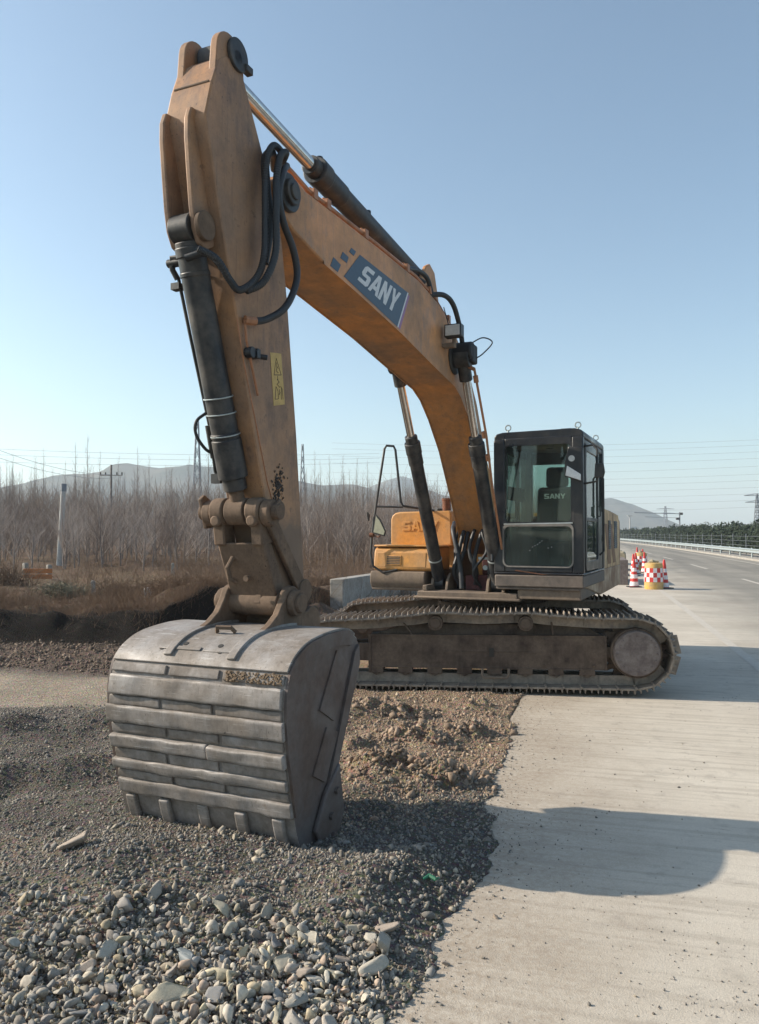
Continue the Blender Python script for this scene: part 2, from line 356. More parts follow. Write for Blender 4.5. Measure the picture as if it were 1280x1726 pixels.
a1 = rm.noise(.55, 6, .6); a2 = rm.noise(5, 7, .65); a3 = rm.noise(1, 4, .5, vec=rot_coord(rm, .7, 16)); a4 = rm.noise(160, 3, .6)
c = rm.mix(rm.ramp(a1, [(.35, 0.), (.65, 1.)]), (.45, .40, .335, 1), (.57, .52, .445, 1))
c = rm.mix(rm.math('MULTIPLY', rm.ramp(a3, [(.48, 0.), (.64, 1.)]), .35), c, (.30, .26, .215, 1))
c = rm.mix(rm.math('MULTIPLY', rm.ramp(a2, [(.55, 0.), (.72, 1.)]), .45), c, (.26, .23, .20, 1))
c = rm.mix(1., c, rm.ramp(a4, [(.3, .85), (.7, 1.12)]), 'MULTIPLY')
rm.col(c); rm.b.inputs['Roughness'].default_value = .9; rm.b.inputs['Specular IOR Level'].default_value = .2
rm.bump(rm.math('ADD', a4, rm.math('ADD', rm.math('MULTIPLY', a2, 1.5), rm.math('MULTIPLY', a3, .8))), .35, .012)
# one sheet of dusty concrete and asphalt with a real broken edge on the dug side
def ucoord(m):
    sp_ = m.n('ShaderNodeSeparateXYZ'); m.l(m.co.outputs['Object'], sp_.inputs[0])
    return m.math('SUBTRACT', m.math('MULTIPLY', sp_.outputs[0], CA), m.math('MULTIPLY', sp_.outputs[1], SA))
uu_ = rm.math('ADD', ucoord(rm), rm.math('MULTIPLY', rm.math('SUBTRACT', rm.noise(.35, 6, .65), .5), 3.0))
asp = rm.mix(rm.ramp(a1, [(.35, 0.), (.65, 1.)]), (.22, .205, .18, 1), (.29, .27, .235, 1))
b3 = rm.noise(1, 4, .5, vec=rot_coord(rm, 1.1, .04)); asp = rm.mix(rm.math('MULTIPLY', rm.ramp(b3, [(.42, 0.), (.62, 1.)]), .55), asp, (.15, .142, .13, 1))
asp = rm.mix(1., asp, rm.ramp(a4, [(.3, .85), (.7, 1.15)]), 'MULTIPLY')
mr_ = rm.n('ShaderNodeMapRange'); rm.l(uu_, mr_.inputs[0]); mr_.inputs[1].default_value = 2.0; mr_.inputs[2].default_value = 4.6
tyre = rm.noise(1, 5, .6, vec=rot_coord(rm, 3.0, .25)); 
ue = rm.math('ADD', ucoord(rm), rm.math('MULTIPLY', rm.math('SUBTRACT', rm.noise(2.2, 7, .7), .5), 1.3))
me_ = rm.n('ShaderNodeMapRange'); rm.l(ue, me_.inputs[0]); me_.inputs[1].default_value = -.9; me_.inputs[2].default_value = .45; me_.inputs[3].default_value = .9; me_.inputs[4].default_value = 0.
c = rm.mix(rm.math('MULTIPLY', me_.outputs[0], rm.ramp(rm.noise(30, 6, .75), [(.35, .2), (.62, 1.)])), c, (.29, .225, .165, 1))
st1 = rm.ramp(rm.noise(1, 6, .7, vec=rot_coord(rm, 2.2, 9)), [(.60, 0.), (.68, 1.)]); c = rm.mix(rm.math('MULTIPLY', st1, rm.math('MULTIPLY', rm.ramp(rm.noise(.6, 3, .5), [(.45, 0.), (.6, 1.)]), .7)), c, (.17, .15, .13, 1))
rm.col(rm.mix(mr_.outputs[0], c, asp))
sh = MB()
vs_ = [-30, 0] + list(np.linspace(1, 30, 90)) + list(np.linspace(32, 1500, 110))
pts = [(-.78 + (.05 * vn(np.array(v), np.array(0.), .8) if v < 30 else 0), v) for v in vs_]
top = [W(float(u), v, .004) for u, v in pts]; rgt = [W(24, v, .004) for u, v in pts]; low = [W(float(u), v, -.24) for u, v in pts]
n = len(pts); sh.add(top + rgt + low, [(i, n + i, n + i + 1, i + 1) for i in range(n - 1)] + [(2 * n + i, i, i + 1, 2 * n + i + 1) for i in range(n - 1)])
tag(sh.build('road', rm.m, smooth=False), kind='structure')
wl = paint('road_marking', (.64, .60, .55, 1), (.48, .44, .385, 1), 1.1, .8, 0., 6, streak=False)
strip('edge_line', 2.1, 2.25, 11, 500, .008, wl, 2, 120)
ml = MB()
for k in range(40):
    v0 = 13 + k * 15
    for uu in (5.85,):
        q = [W(uu, v0, .008), W(uu + .15, v0, .008), W(uu + .15, v0 + 6, .008), W(uu, v0 + 6, .008)]
        ml.add(q, [(0, 1, 2, 3)])
tag(ml.build('lane_marking', wl, smooth=False), kind='structure')
strip('inner_edge_line', 9.7, 9.85, 5, 500, .008, wl, 2, 120)

# ================================================================== EXCAVATOR  (local x = machine forward, y = machine left, z = up)
EX = empty('excavator', (1.5, 10.4, 0), math.atan2(-math.cos(R(24)), -math.sin(R(24))))
tag(EX, 'large orange tracked excavator parked across the road edge with its bucket resting on gravel', 'excavator')
UR = R(-75) ; TILT = R(.7)
UM = Matrix.Rotation(UR, 4, 'Z')
def upart(o):                      # place a part in the frame of the undercarriage
    o.rotation_euler = (UM @ Matrix.Rotation(TILT, 4, 'Y')).to_euler(); return o
def arc(cx, cz, r, a0, a1, n): return [(cx + r * math.cos(R(a0 + (a1 - a0) * i / n)), cz + r * math.sin(R(a0 + (a1 - a0) * i / n))) for i in range(n + 1)]

# ---- crawler tracks
SPX, IDX, RT = -1.61, 1.93, .385
def track_path():
    p = [(x, .085) for x in np.linspace(IDX, SPX, 30)]
    p += arc(SPX, .465, .38, -90, -270, 22)[1:]
    top = [(SPX, .845), (-1.2, .845), (-.8, .868), (-.4, .905), (.1, .885), (.63, .905), (1.0, .862), (1.45, .822), (IDX, .805)]
    for i in range(len(top) - 1):
        (x0, z0), (x1, z1) = top[i], top[i + 1]
        for k in range(1, 7):
            t = k / 6; tt = t * t * (3 - 2 * t); p.append((x0 + (x1 - x0) * t, z0 + (z1 - z0) * tt))
    p += arc(IDX, .445, .36, 90, -90, 22)[1:-1]
    return [Vector((a, 0, b)) for a, b in p]
TP = track_path(); seglen = [(TP[(i + 1) % len(TP)] - TP[i]).length for i in range(len(TP))]; LT = sum(seglen)
def at_len(s):
    s %= LT; i = 0
    while s > seglen[i]: s -= seglen[i]; i += 1
    return TP[i].lerp(TP[(i + 1) % len(TP)], s / seglen[i])
NS = 48; pitch = LT / NS
sp = [(-.5, -.006), (-.5, .018), (-.42, .018), (-.40, .058), (-.34, .058), (-.31, .018), (-.06, .018), (-.04, .052), (.03, .052), (.05, .018), (.31, .018), (.34, .058), (.40, .058), (.42, .018), (.53, .010), (.53, -.018), (.42, -.018), (.42, -.006)]
shoe0 = None
for side in (1, -1):
    link = MB()
    for k in range(NS):
        a, b = at_len(k * pitch), at_len((k + 1) * pitch); mid = (a + b) / 2; d = (b - a).normalized(); nn = Vector((-d.z, 0, d.x)); nn = -nn
        if (mid + nn * .1 - Vector((.1, 0, .45))).length < (mid - Vector((.1, 0, .45))).length and abs(mid.z - .45) > .2: nn = -nn
        mm = Matrix(((d.x, 0, nn.x, mid.x), (0, 1, 0, 0), (d.z, 0, nn.z, mid.z), (0, 0, 0, 1)))
        for yy in (-.13, .09): link.box((-pitch * .56, yy, -.115), (pitch * .5, yy + .04, -.005), m=mm)
        link.cyl(mm @ Vector((-pitch / 2, -.1, -.045)), mm @ Vector((-pitch / 2, .1, -.045)), .03, 8)
    tr = link.build('crawler_track', M['track'], EX); upart(tr)
    tr.location = UM @ Vector((0, side * 1.19, 0))
    for k in range(NS):
        a, b = at_len(k * pitch), at_len((k + 1) * pitch); mid = (a + b) / 2; d = (b - a).normalized()
        nn = Vector((d.z, 0, -d.x))
        cen = Vector((.15, 0, .45))
        ref = mid - Vector((max(SPX, min(IDX, mid.x)), 0, .45))
        if nn.dot(ref) < 0: nn = -nn
        if shoe0 is None:
            s_ = MB(); s_.prism([(x * pitch * .97, z) for x, z in sp], -.30, .30)
            shoe0 = s_.build('track_shoe', M['track'], tr, bevel=.004, seg=1); o = shoe0
        else: o = shoe0.copy(); sc.collection.objects.link(o); o.parent = tr
        rotm = Matrix(((d.x, 0, nn.x), (0, 1, 0), (d.z, 0, nn.z)))
        if rotm.determinant() < 0: rotm = Matrix(((-d.x, 0, nn.x), (0, 1, 0), (-d.z, 0, nn.z)))
        o.rotation_euler = rotm.to_euler(); o.location = mid + nn * .004
    # side frame
    fr = MB()
    fr.prism([(-1.28, .27), (1.42, .27), (1.42, .64), (-1.28, .64)], -.17, .17)
    fr.prism([(1.40, .34), (1.95, .36), (1.95, .42), (1.40, .44)], -.19, -.13); fr.prism([(1.40, .46), (1.95, .46), (1.95, .53), (1.40, .55)], -.19, -.13)
    fr.prism([(1.40, .34), (1.95, .36), (1.95, .53), (1.40, .55)], .13, .19)
    for yy in (-.178, .17):
        fr.box((-1.30, yy, .262), (1.44, yy + .008 + .0, .278)); fr.box((-1.30, yy, .632), (1.44, yy + .008, .65)); fr.box((-1.295, yy, .27), (-1.27, yy + .008, .64)); fr.box((1.395, yy - .003, .20), (1.43, yy + .011, .64))
    fr.prism([(-1.25, .64), (-1.05, .76), (1.0, .76), (1.35, .64)], -.04, .04)
    fr.prism([(-1.28, .40), (-1.7, .40), (-1.7, .52), (-1.28, .52)], .02, .14)
    for bx in (-1.15, -.6, .2, .95):
        for bz in (.31, .60): fr.cyl((bx, side * .165, bz), (bx, side * .186, bz), .016, 6)
    fr.box((-.55, side * .165, .45), (.55, side * .176, .462)); fr.prism([(.9, .64), (1.0, .78), (1.02, .78), (.92, .64)], side * .10, side * .15); fr.prism([(-.72, .64), (-.70, .80), (-.68, .80), (-.70, .64)], side * .10, side * .15)
    f_ = fr.build('track_frame', M['frame'], EX, bevel=.008); upart(f_); f_.location = UM @ Vector((0, side * 1.19, 0))
    so_ = -1 if side > 0 else 1     # direction of the outer face
    so_ = side
    hb = MB(); hb.box((-.035, side * .168, .40), (-.0 + .02, side * .181, .50)); hb.build('frame_slot', M['ink'], f_)
    for x in (-.40, .63):
        r_ = MB(); r_.cyl((x, -.14, .79), (x, .14, .79), .065, 20); r_.cyl((x, side * .11, .79), (x, side * .235, .79), .085, 24); r_.cyl((x, side * .235, .79), (x, side * .25, .79), .06, 20)
        r_.box((x - .10, -.05, .62), (x + .10, .05, .73)); r_.build('carrier_roller', M['frame'], f_, bevel=.005)
    for k in range(8):
        x = 1.34 - k * .345
        r_ = MB(); r_.cyl((x, -.085, .24), (x, .085, .24), .075, 20); r_.cyl((x, -.17, .24), (x, .17, .24), .045, 14)
        r_.box((x - .085, side * .135, .20), (x + .085, side * .175, .268)); r_.prism([(x - .05, .198), (x, .17), (x + .05, .198)], side * .137, side * .172)
        r_.build('track_roller', M['frame'], f_, bevel=.004)
    gd = MB(); gd.tube([(.10, side * .2, .27), (.10, side * .22, .20), (.08, side * .22, .17), (-.18, side * .22, .17), (-.20, side * .22, .20), (-.20, side * .2, .27)], .016, 6)
    gd.build('track_guard', M['deck'], f_)
    sk = MB(); n = 21
    pr = []
    for k in range(n):
        a = 360 * k / n
        for da, rr in ((-6.2, .315), (-3, .37), (3, .37), (6.2, .315)): pr.append((SPX + rr * math.cos(R(a + da)), .465 + rr * math.sin(R(a + da))))
    sk.prism(pr, -.03, .03); sk.cyl((SPX, -.14, .465), (SPX, .14, .465), .27, 32)
    s1 = sk.build('sprocket', M['frame'], f_)
    hf = MB(); hf.cyl((SPX, side * .08, .465), (SPX, side * .215, .465), .278, 40)
    for k in range(24):
        a = 2 * math.pi * k / 24; hf.cyl((SPX + .30 * math.cos(a), side * .03, .465 + .30 * math.sin(a)), (SPX + .30 * math.cos(a), side * .05, .465 + .30 * math.sin(a)), .012, 6)
    hf.build('hub_flange', M['frame'], f_, bevel=.006)
    hc = MB(); hc.cyl((SPX, side * .225, .465), (SPX, side * .27, .465), .258, 40, r2=.246)
    for k in range(16):
        a = 2 * math.pi * k / 16; hc.cyl((SPX + .21 * math.cos(a), side * .265, .465 + .20 * math.sin(a)), (SPX + .21 * math.cos(a), side * .281, .465 + .20 * math.sin(a)), .012, 6)
    hc.build('hub', M['hub'], f_, bevel=.008)
    il = MB(); il.cyl((IDX, -.04, .445), (IDX, .04, .445), .30, 36); il.cyl((IDX, -.12, .445), (IDX, .12, .445), .26, 36); il.cyl((IDX, -.2, .445), (IDX, .2, .445), .09, 20)
    il.build('idler', M['frame'], f_, bevel=.006)

# ---- car body and turntable
cb = MB(); cb.prismz([(-1.0, -1.05), (-.55, -.5), (.55, -.5), (1.0, -1.05), (1.15, -1.05), (.75, -.3), (.75, .3), (1.15, 1.05), (1.0, 1.05), (.55, .5), (-.55, .5), (-1.0, 1.05), (-1.15, 1.05), (-.75, .3), (-.75, -.3), (-1.15, -1.05)], .48, .74)
cb.cyl((0, 0, .5), (0, 0, .88), .66, 40); upart(cb.build('car_body', M['frame'], EX, bevel=.01))
tt = MB(); tt.cyl((0, 0, .86), (0, 0, .94), .72, 48); tt.cyl((0, 0, .94), (0, 0, 1.06), .66, 48)
for k in range(36):
    a = 2 * math.pi * k / 36; tt.cyl((.695 * math.cos(a), .695 * math.sin(a), .94), (.695 * math.cos(a), .695 * math.sin(a), .962), .014, 6)
tt.build('turntable', M['frame'], EX)

# ---- slewing deck
dk = MB()
dk.box((-2.35, -.62, 1.03), (1.16, .62, 1.12))
dk.box((-2.35, .62, 1.06), (1.15, 1.34, 1.20)); dk.box((-2.35, -1.34, 1.10), (.93, -.62, 1.20))
dk.box((-.2, -.56, 1.12), (1.14, -.50, 1.19)); dk.box((1.10, -.66, 1.03), (1.2, .66, 1.06))
dk.build('deck', M['deck'], EX, bevel=.012)
pl = MB(); pr = [(.93, 1.33), (.97, 1.31), (.985, 1.25), (.97, 1.19), (.93, 1.13), (.5, 1.12), (.5, 1.34)]
pl.prism([(-2.3, 1.13), (.93, 1.13), (.965, 1.19), (.975, 1.27), (.955, 1.325), (.93, 1.34), (-2.3, 1.34)], -1.345, -.60)
pl.build('side_step_platform', M['deck'], EX, bevel=.012)
tb = MB(); tb.prism([(.28, 1.345), (.90, 1.345), (.925, 1.37), (.90, 1.58), (.87, 1.625), (.80, 1.645), (.28, 1.645)], -1.315, -.50)
TB = tb.build('tool_box', M['yellow'], EX, bevel=.022, seg=3)
lid = MB(); lid.box((.29, -1.325, 1.648), (.885, -.44, 1.672)); lid.build('lid', M['yellow'], TB, bevel=.01)
pn = MB(); pn.prism([(.915, 1.39), (.926, 1.39), (.908, 1.575), (.897, 1.575)], -1.27, -.60); pn.build('front_panel', M['yellow'], TB, bevel=.01, seg=3)
gr = MB(); gr.prism([(.921, 1.415), (.935, 1.415), (.921, 1.54), (.907, 1.54)], -1.14, -.93); GRV = gr.build('vent', M['yellow'], TB, bevel=.006)
for k in range(5):
    z = 1.432 + k * .021; g = MB(); g.prism([(.924 - k * .0019 + .01, z), (.937 - k * .0021, z), (.935 - k * .0021, z + .010), (.922 - k * .0019 + .01, z + .010)], -1.125, -.945); g.build('slot', M['ink'], GRV)
ft = MB(); ft.prismx([(-1.33, 1.66), (-1.33, 2.01), (-1.31, 2.06), (-1.27, 2.095), (-1.2, 2.11), (-.50, 2.12), (-.47, 2.10), (-.46, 1.66)], -.55, .32)
FTK = ft.build('fuel_tank', M['yellow'], EX, bevel=.02, seg=3)
cap = MB(); cap.cyl((.0, -.75, 2.115), (.0, -.75, 2.16), .05, 16); cap.build('filler_cap', M['black'], FTK, bevel=.006)

# block lettering as polygons in a 1 x 1 cell (x right, y up)
LET = {'S': [[(0, .0), (.72, .0), (.86, .10), (.86, .46), (.72, .58), (.30, .58), (.30, .78), (.86, .78), (.86, 1), (.14, 1), (0, .88), (0, .52), (.14, .40), (.56, .40), (.56, .20), (0, .20)]],
       'A': [[(0, 0), (.24, 0), (.30, .2), (.46, .2), (.46, .40), (.375, .40), (.46, .72), (.46, 1), (.30, 1)], [(.46, .2), (.62, .2), (.68, 0), (.92, 0), (.62, 1), (.46, 1), (.46, .72), (.545, .40), (.46, .40)]],
       'N': [[(0, 0), (.26, 0), (.26, .55), (.58, 0), (.84, 0), (.84, 1), (.58, 1), (.58, .45), (.26, 1), (0, 1)]],
       'Y': [[(.30, 0), (.56, 0), (.56, .38), (.86, 1), (.60, 1), (.43, .62), (.26, 1), (0, 1), (.30, .38)]]}
def word(mb, fn, x0, x1, y0, y1, th):     # fn(s,t,d) maps the unit panel to 3D with depth d
    n = 4; cw = (x1 - x0) / n
    for i, ch in enumerate('SANY'):
        for poly in LET[ch]:
            q = [(x0 + cw * (i + px * 1.06), y0 + (y1 - y0) * py) for px, py in poly]
            k = len(q); vs = [fn(s, t, 0) for s, t in q] + [fn(s, t, th) for s, t in q]
            mb.add(vs, [tuple(range(k)), tuple(range(2 * k - 1, k - 1, -1))] + [(j, (j + 1) % k, k + (j + 1) % k, k + j) for j in range(k)])
        if ch == 'A': pass
    return mb
wd = MB(); word(wd, lambda s, t, d: Vector((.318 + d, -1.33 + .87 * s, 1.66 + .46 * t)), .20, .80, .42, .70, .012)
wd.build('embossed_lettering', M['yellow'], FTK, bevel=.003, smooth=False)

# engine hood, exhaust
eh = MB(); eh.prismx([(-1.33, 1.22), (-1.33, 1.95), (-1.25, 2.06), (-1.1, 2.10), (.9, 2.10), (.9, 1.22)], -2.3, -.58)
eh.build('engine_hood', M['yellow'], EX, bevel=.02)
ex = MB(); ex.cyl((-.8, -.92, 2.08), (-.8, -.92, 2.31), .062, 20); ex.cyl((-.8, -.92, 2.30), (-.8, -.92, 2.335), .068, 20); ex.build('exhaust_pipe', M['rust'], EX, bevel=.004)
sn = MB(); sn.cyl((-.7, -.45, 2.1), (-.7, -.45, 2.2), .02, 8); sn.cyl((-.7, -.45, 2.2), (-.7, -.45, 2.23), .03, 10); sn.cyl((-.7, -.36, 2.1), (-.7, -.36, 2.15), .03, 10); sn.build('breather', M['decal_white'], EX)
# side engine panels with torn stripe stickers and louvres
sp_ = MB(); sp_.prism([(-2.25, 1.34), (-.47, 1.34), (-.47, 2.12), (-.62, 2.16), (-1.3, 2.14), (-2.15, 2.10), (-2.25, 2.0)], .92, 1.345)
SP = sp_.build('side_panel', paint('side_panel_paint', (.78, .50, .22, 1), (.42, .27, .16, 1), .6, .5, 0., 2.6, grime=(.22, .13, .08, 1)), EX, bevel=.02)
dc = MB()
for a, b, c_, d_ in ((-.72, -.98, -1.32, -1.02), (-1.22, -1.44, -1.80, -1.5)):
    dc.prism([(a, 1.95), (b, 1.95), (c_, 1.40), (d_, 1.40)], 1.346, 1.349)
dc.build('stripe_sticker', flat('brown_stripe', (.20, .09, .035, 1), .6), SP, smooth=False)
for (a, b) in ((-1.05, -1.28), (-1.62, -1.95)):
    lv = MB(); lv.box((b, 1.345, 1.60), (a, 1.350, 2.0))
    for k in range(14): lv.prismx([(1.349, 1.61 + k * .028), (1.362, 1.613 + k * .028), (1.349, 1.628 + k * .028)], b + .01, a - .01)
    lv.build('louvre', M['black'], SP)
for x in (-.95, -1.5): 
    gp_ = MB(); gp_.box((x - .004, 1.344, 1.35), (x + .004, 1.3475, 2.10)); gp_.build('panel_gap', M['ink'], SP)
cw = MB(); cw.prismz([(-2.28, -1.34), (-2.28, 1.34), (-2.45, 1.33), (-2.68, 1.18), (-2.80, .7), (-2.84, 0), (-2.80, -.7), (-2.68, -1.18), (-2.45, -1.33)], 1.06, 2.05)
cw.build('counterweight', M['hood_tan'], EX, bevel=.06, seg=4)
sk = MB(); sk.prism([(.93, 1.2), (.93, 1.345), (-2.28, 1.345), (-2.28, 1.05), (-.3, 1.03)], 1.30, 1.352); sk.build('side_skirt', M['hood_tan'], EX, bevel=.012)

# ---- cab
CB = MB()
F0, F1, L0, L1, Z0, Z1 = -.42, 1.2, .355, 1.385, 1.35, 3.0
CB.box((F0, L0, 1.345), (F1, L1, 1.372))                                    # floor
CB.prismx([(L0, 2.90), (L0, 2.955), (L0 + .03, 2.985), (L0 + .10, 3.0), (L1 - .10, 3.01), (L1 - .03, 2.99), (L1, 2.955), (L1, 2.90)], F0 + .02, F1 - .03)  # roof
def pill(x0, x1, y0, y1, a=1.37, b=2.91): CB.box((x0, y0, a), (x1, y1, b))
pill(F1 - .09, F1 - .002, L0, L0 + .13); pill(F1 - .10, F1 - .002, L1 - .125, L1)             # front pillars
pill(F0, F0 + .10, L0, L0 + .10); pill(F0, F0 + .12, L1 - .10, L1)               # rear pillars
pill(.10, .19, L0 + .004, L0 + .05); pill(.02, .12, L1 - .055, L1 - .008)
CB.box((F1 - .085, L0 + .13, 2.84), (F1 - .006, L1 - .125, 2.925))               # header
CB.box((F1 - .085, L0 + .13, 1.372), (F1 - .006, L1 - .125, 1.45))               # sill
CB.box((F0 + .004, L0 + .1, 1.372), (F0 + .05, L1 - .12, 2.05)); CB.box((F0 + .004, L0 + .1, 2.74), (F0 + .05, L1 - .12, 2.90))
CB.box((F0 + .1, L0 + .004, 1.372), (F1 - .09, L0 + .04, 1.80)); CB.box((F0 + .1, L0 + .004, 2.80), (F1 - .09, L0 + .04, 2.90))
CB.box((F0 + .12, L1 - .045, 2.84), (F1 - .1, L1 - .01, 2.90)); CB.box((F0 + .12, L1 - .05, 1.372), (.02, L1 - .01, 2.1))
CAB = CB.build('cab', M['cabblack'], EX, bevel=.022, seg=3)
bs = MB(); bs.box((F0, L0 + .01, 1.205), (F1 + .005, L1 - .003, 1.34)); bs.box((F0, L0 + .02, 1.17), (F1 - .02, L1 - .05, 1.205)); bs.build('cab_base', paint('cab_base_mud', (.035, .032, .032, 1), (.15, .12, .10, 1), .75, .6, 0., 3.5), EX, bevel=.012)
stn = MB(); stn.prismx([(.62, 1.40), (.60, 1.388), (.95, 1.345), (.98, 1.35)], F1 - .002, F1 + .004); stn.build('rust_stain', M['rust'], CAB, smooth=False)
def rrect(y0, y1, z0, z1, r, n=5):
    out = []
    for cy, cz, a in ((y1 - r, z1 - r, 0), (y0 + r, z1 - r, 90), (y0 + r, z0 + r, 180), (y1 - r, z0 + r, 270)):
        for k in range(n + 1): t = R(a + 90 * k / n); out.append((cy + r * math.cos(t), cz + r * math.sin(t)))
    return out
def ring(mb, outer, inner, x0, x1, axis='x'):
    n = len(outer); P = lambda x, q: (x, q[0], q[1]) if axis == 'x' else (q[0], x, q[1])
    vs = [P(x0, q) for q in outer] + [P(x0, q) for q in inner] + [P(x1, q) for q in outer] + [P(x1, q) for q in inner]
    fs = []
    for i in range(n):
        j = (i + 1) % n
        fs += [(i, j, n + j, n + i), (2 * n + i, 3 * n + i, 3 * n + j, 2 * n + j), (i, 2 * n + i, 2 * n + j, j), (n + i, n + j, 3 * n + j, 3 * n + i)]
    mb.add(vs, fs)
fw = MB(); fw.box((F1 - .035, L0 + .10, 1.925), (F1 - .029, L1 - .105, 2.87)); FW = fw.build('windscreen', M['glass'], CAB, smooth=False)
lw = MB(); lw.box((F1 - .028, L0 + .10, 1.42), (F1 - .022, L1 - .105, 1.90)); LW = lw.build('lower_window', M['glass_low'], CAB, smooth=False)
g = MB(); ring(g, rrect(L0 + .105, L1 - .11, 1.43, 1.935, .07), rrect(L0 + .122, L1 - .127, 1.445, 1.90, .06), F1 - .02, F1 + .004); g.build('window_seal', paint('seal_dust', (.10, .10, .095, 1), (.24, .22, .2, 1), .6, .7), LW)
g = MB(); ring(g, rrect(L0 + .105, L1 - .11, 1.925, 2.865, .05), rrect(L0 + .135, L1 - .14, 1.95, 2.835, .05), F1 - .028, F1 - .004); g.build('window_frame', M['cabblack'], FW)
g = MB(); g.cyl((F1 - .002, L0 + .12, 1.925), (F1 - .002, L1 - .12, 1.935), .009, 6); g.build('window_rail', M['galv'], FW)
wp = MB(); wp.tube([(F1 + .01, L0 + .14, 2.80), (F1 + .015, L0 + .165, 2.70), (F1 + .012, L0 + .165, 2.45)], .009, 6); wp.tube([(F1 + .0, L0 + .15, 2.55), (F1 + .0, L0 + .15, 2.1)], .007, 6); wp.build('wiper', M['rubber'], CAB)
chips = MB()
for (yy, zz_) in ((.80, 1.66), (.83, 1.675), (.86, 1.69), (.885, 1.71), (.98, 1.65), (1.02, 1.66), (.77, 1.62), (.91, 1.73)): chips.box((F1 - .0215, yy, zz_), (F1 - .0205, yy + .008, zz_ + .007))
chips.build('glass_chips', M['decal_white'], LW, smooth=False)
bw = MB(); bw.box((F0 + .02, L0 + .1, 2.05), (F0 + .026, L1 - .12, 2.74)); bw.build('rear_window', M['glass'], CAB, smooth=False)
sw = MB(); sw.box((F0 + .1, L0 + .02, 1.80), (.10, L0 + .025, 2.80)); sw.box((.19, L0 + .02, 1.80), (F1 - .09, L0 + .025, 2.80)); sw.build('side_window', M['glass'], CAB, smooth=False)
es = MB(); es.box((F0 + .028, 1.10, 2.42), (F0 + .031, 1.20, 2.52), 0)
es.prismx([(1.12, 2.46), (1.15, 2.495), (1.18, 2.46), (1.16, 2.46), (1.16, 2.435), (1.14, 2.435), (1.14, 2.46)], F0 + .031, F0 + .034, 1)
es.build('exit_sticker', [M['green'], M['decal_white']], CAB, smooth=False)
# door (machine's left side)
dr = MB(); ring(dr, rrect(.13, 1.10, 1.39, 2.84, .07), rrect(.20, 1.03, 1.50, 2.76, .06), L1 - .012, L1 + .012, 'y')
dr.box((.20, L1 - .008, 1.96), (1.03, L1 + .006, 2.0))
DR = dr.build('door', M['cabblack'], CAB, bevel=.006)
g = MB(); g.box((.19, L1 - .004, 1.49), (1.04, L1 - .001, 2.77)); g.build('door_glass', M['glass'], DR, smooth=False)
g = MB(); g.tube([(.28, L1 + .012, 2.02), (.28, L1 + .05, 2.03), (.28, L1 + .05, 2.14), (.28, L1 + .012, 2.15)], .01, 6); g.build('door_handle', M['black'], DR)
g = MB(); g.tube([(.10, L1 + .012, 1.55), (.08, L1 + .06, 1.6), (.08, L1 + .06, 2.5), (.10, L1 + .012, 2.55)], .013, 8); g.build('grab_rail', M['black'], CAB)
g = MB(); g.box((F0 + .12, L1 - .03, 2.10), (.02, L1 - .026, 2.84)); g.build('quarter_window', M['glass'], CAB, smooth=False)
# roof lifting eyes
for (x, y) in ((1.08, .50), (1.02, 1.30), (-.3, 1.30), (-.3, .5)):
    e_ = MB(); e_.cyl((x, y, 2.985), (x, y, 3.03), .014, 8); e_.tube([(x, y + .032 * math.cos(t), 3.062 + .032 * math.sin(t)) for t in np.linspace(0, 2 * math.pi, 15)[:-1]], .008, 6, closed=True); e_.build('lifting_eye', M['galv'], CAB)
rb = MB(); rb.box((.92, 1.12, 2.995), (1.1, 1.24, 3.02)); rb.build('roof_bracket', M['black'], CAB, bevel=.005)
# mirror on the door side
mr = MB(); mr.tube([(1.13, L1, 2.80), (1.16, L1 + .10, 2.81), (1.17, L1 + .15, 2.76), (1.17, L1 + .155, 2.5), (1.17, L1 + .15, 2.40), (1.13, L1, 2.38)], .012, 8)
MR = mr.build('mirror_bracket', M['black'], CAB)
g = MB(); g.prismx([(L1 + .12, 2.44), (L1 + .22, 2.44), (L1 + .235, 2.50), (L1 + .22, 2.60), (L1 + .13, 2.60)], 1.165, 1.205); g.build('mirror_back', M['black'], MR, bevel=.008)
g = MB(); g.prismx([(L1 - .19, 2.47), (L1 - .02, 2.41), (L1 - .02, 2.48), (L1 - .17, 2.58)], F1 + .03, F1 + .05); g.build('convex_mirror', flat('mirror_face', (.75, .75, .75, 1), .25), MR, bevel=.004)
g = MB(); g.prismx([(L1 - .20, 2.46), (L1 - .01, 2.395), (L1 - .0, 2.78), (L1 - .16, 2.80), (L1 - .20, 2.6)], F1 + .004, F1 + .03); g.build('mirror_shell', M['cabblack'], MR, bevel=.01)
g = MB(); g.cyl((F1 + .03, L1 - .12, 2.66), (F1 + .045, L1 - .12, 2.66), .035, 16); g.build('small_lamp', M['lamp'], MR)
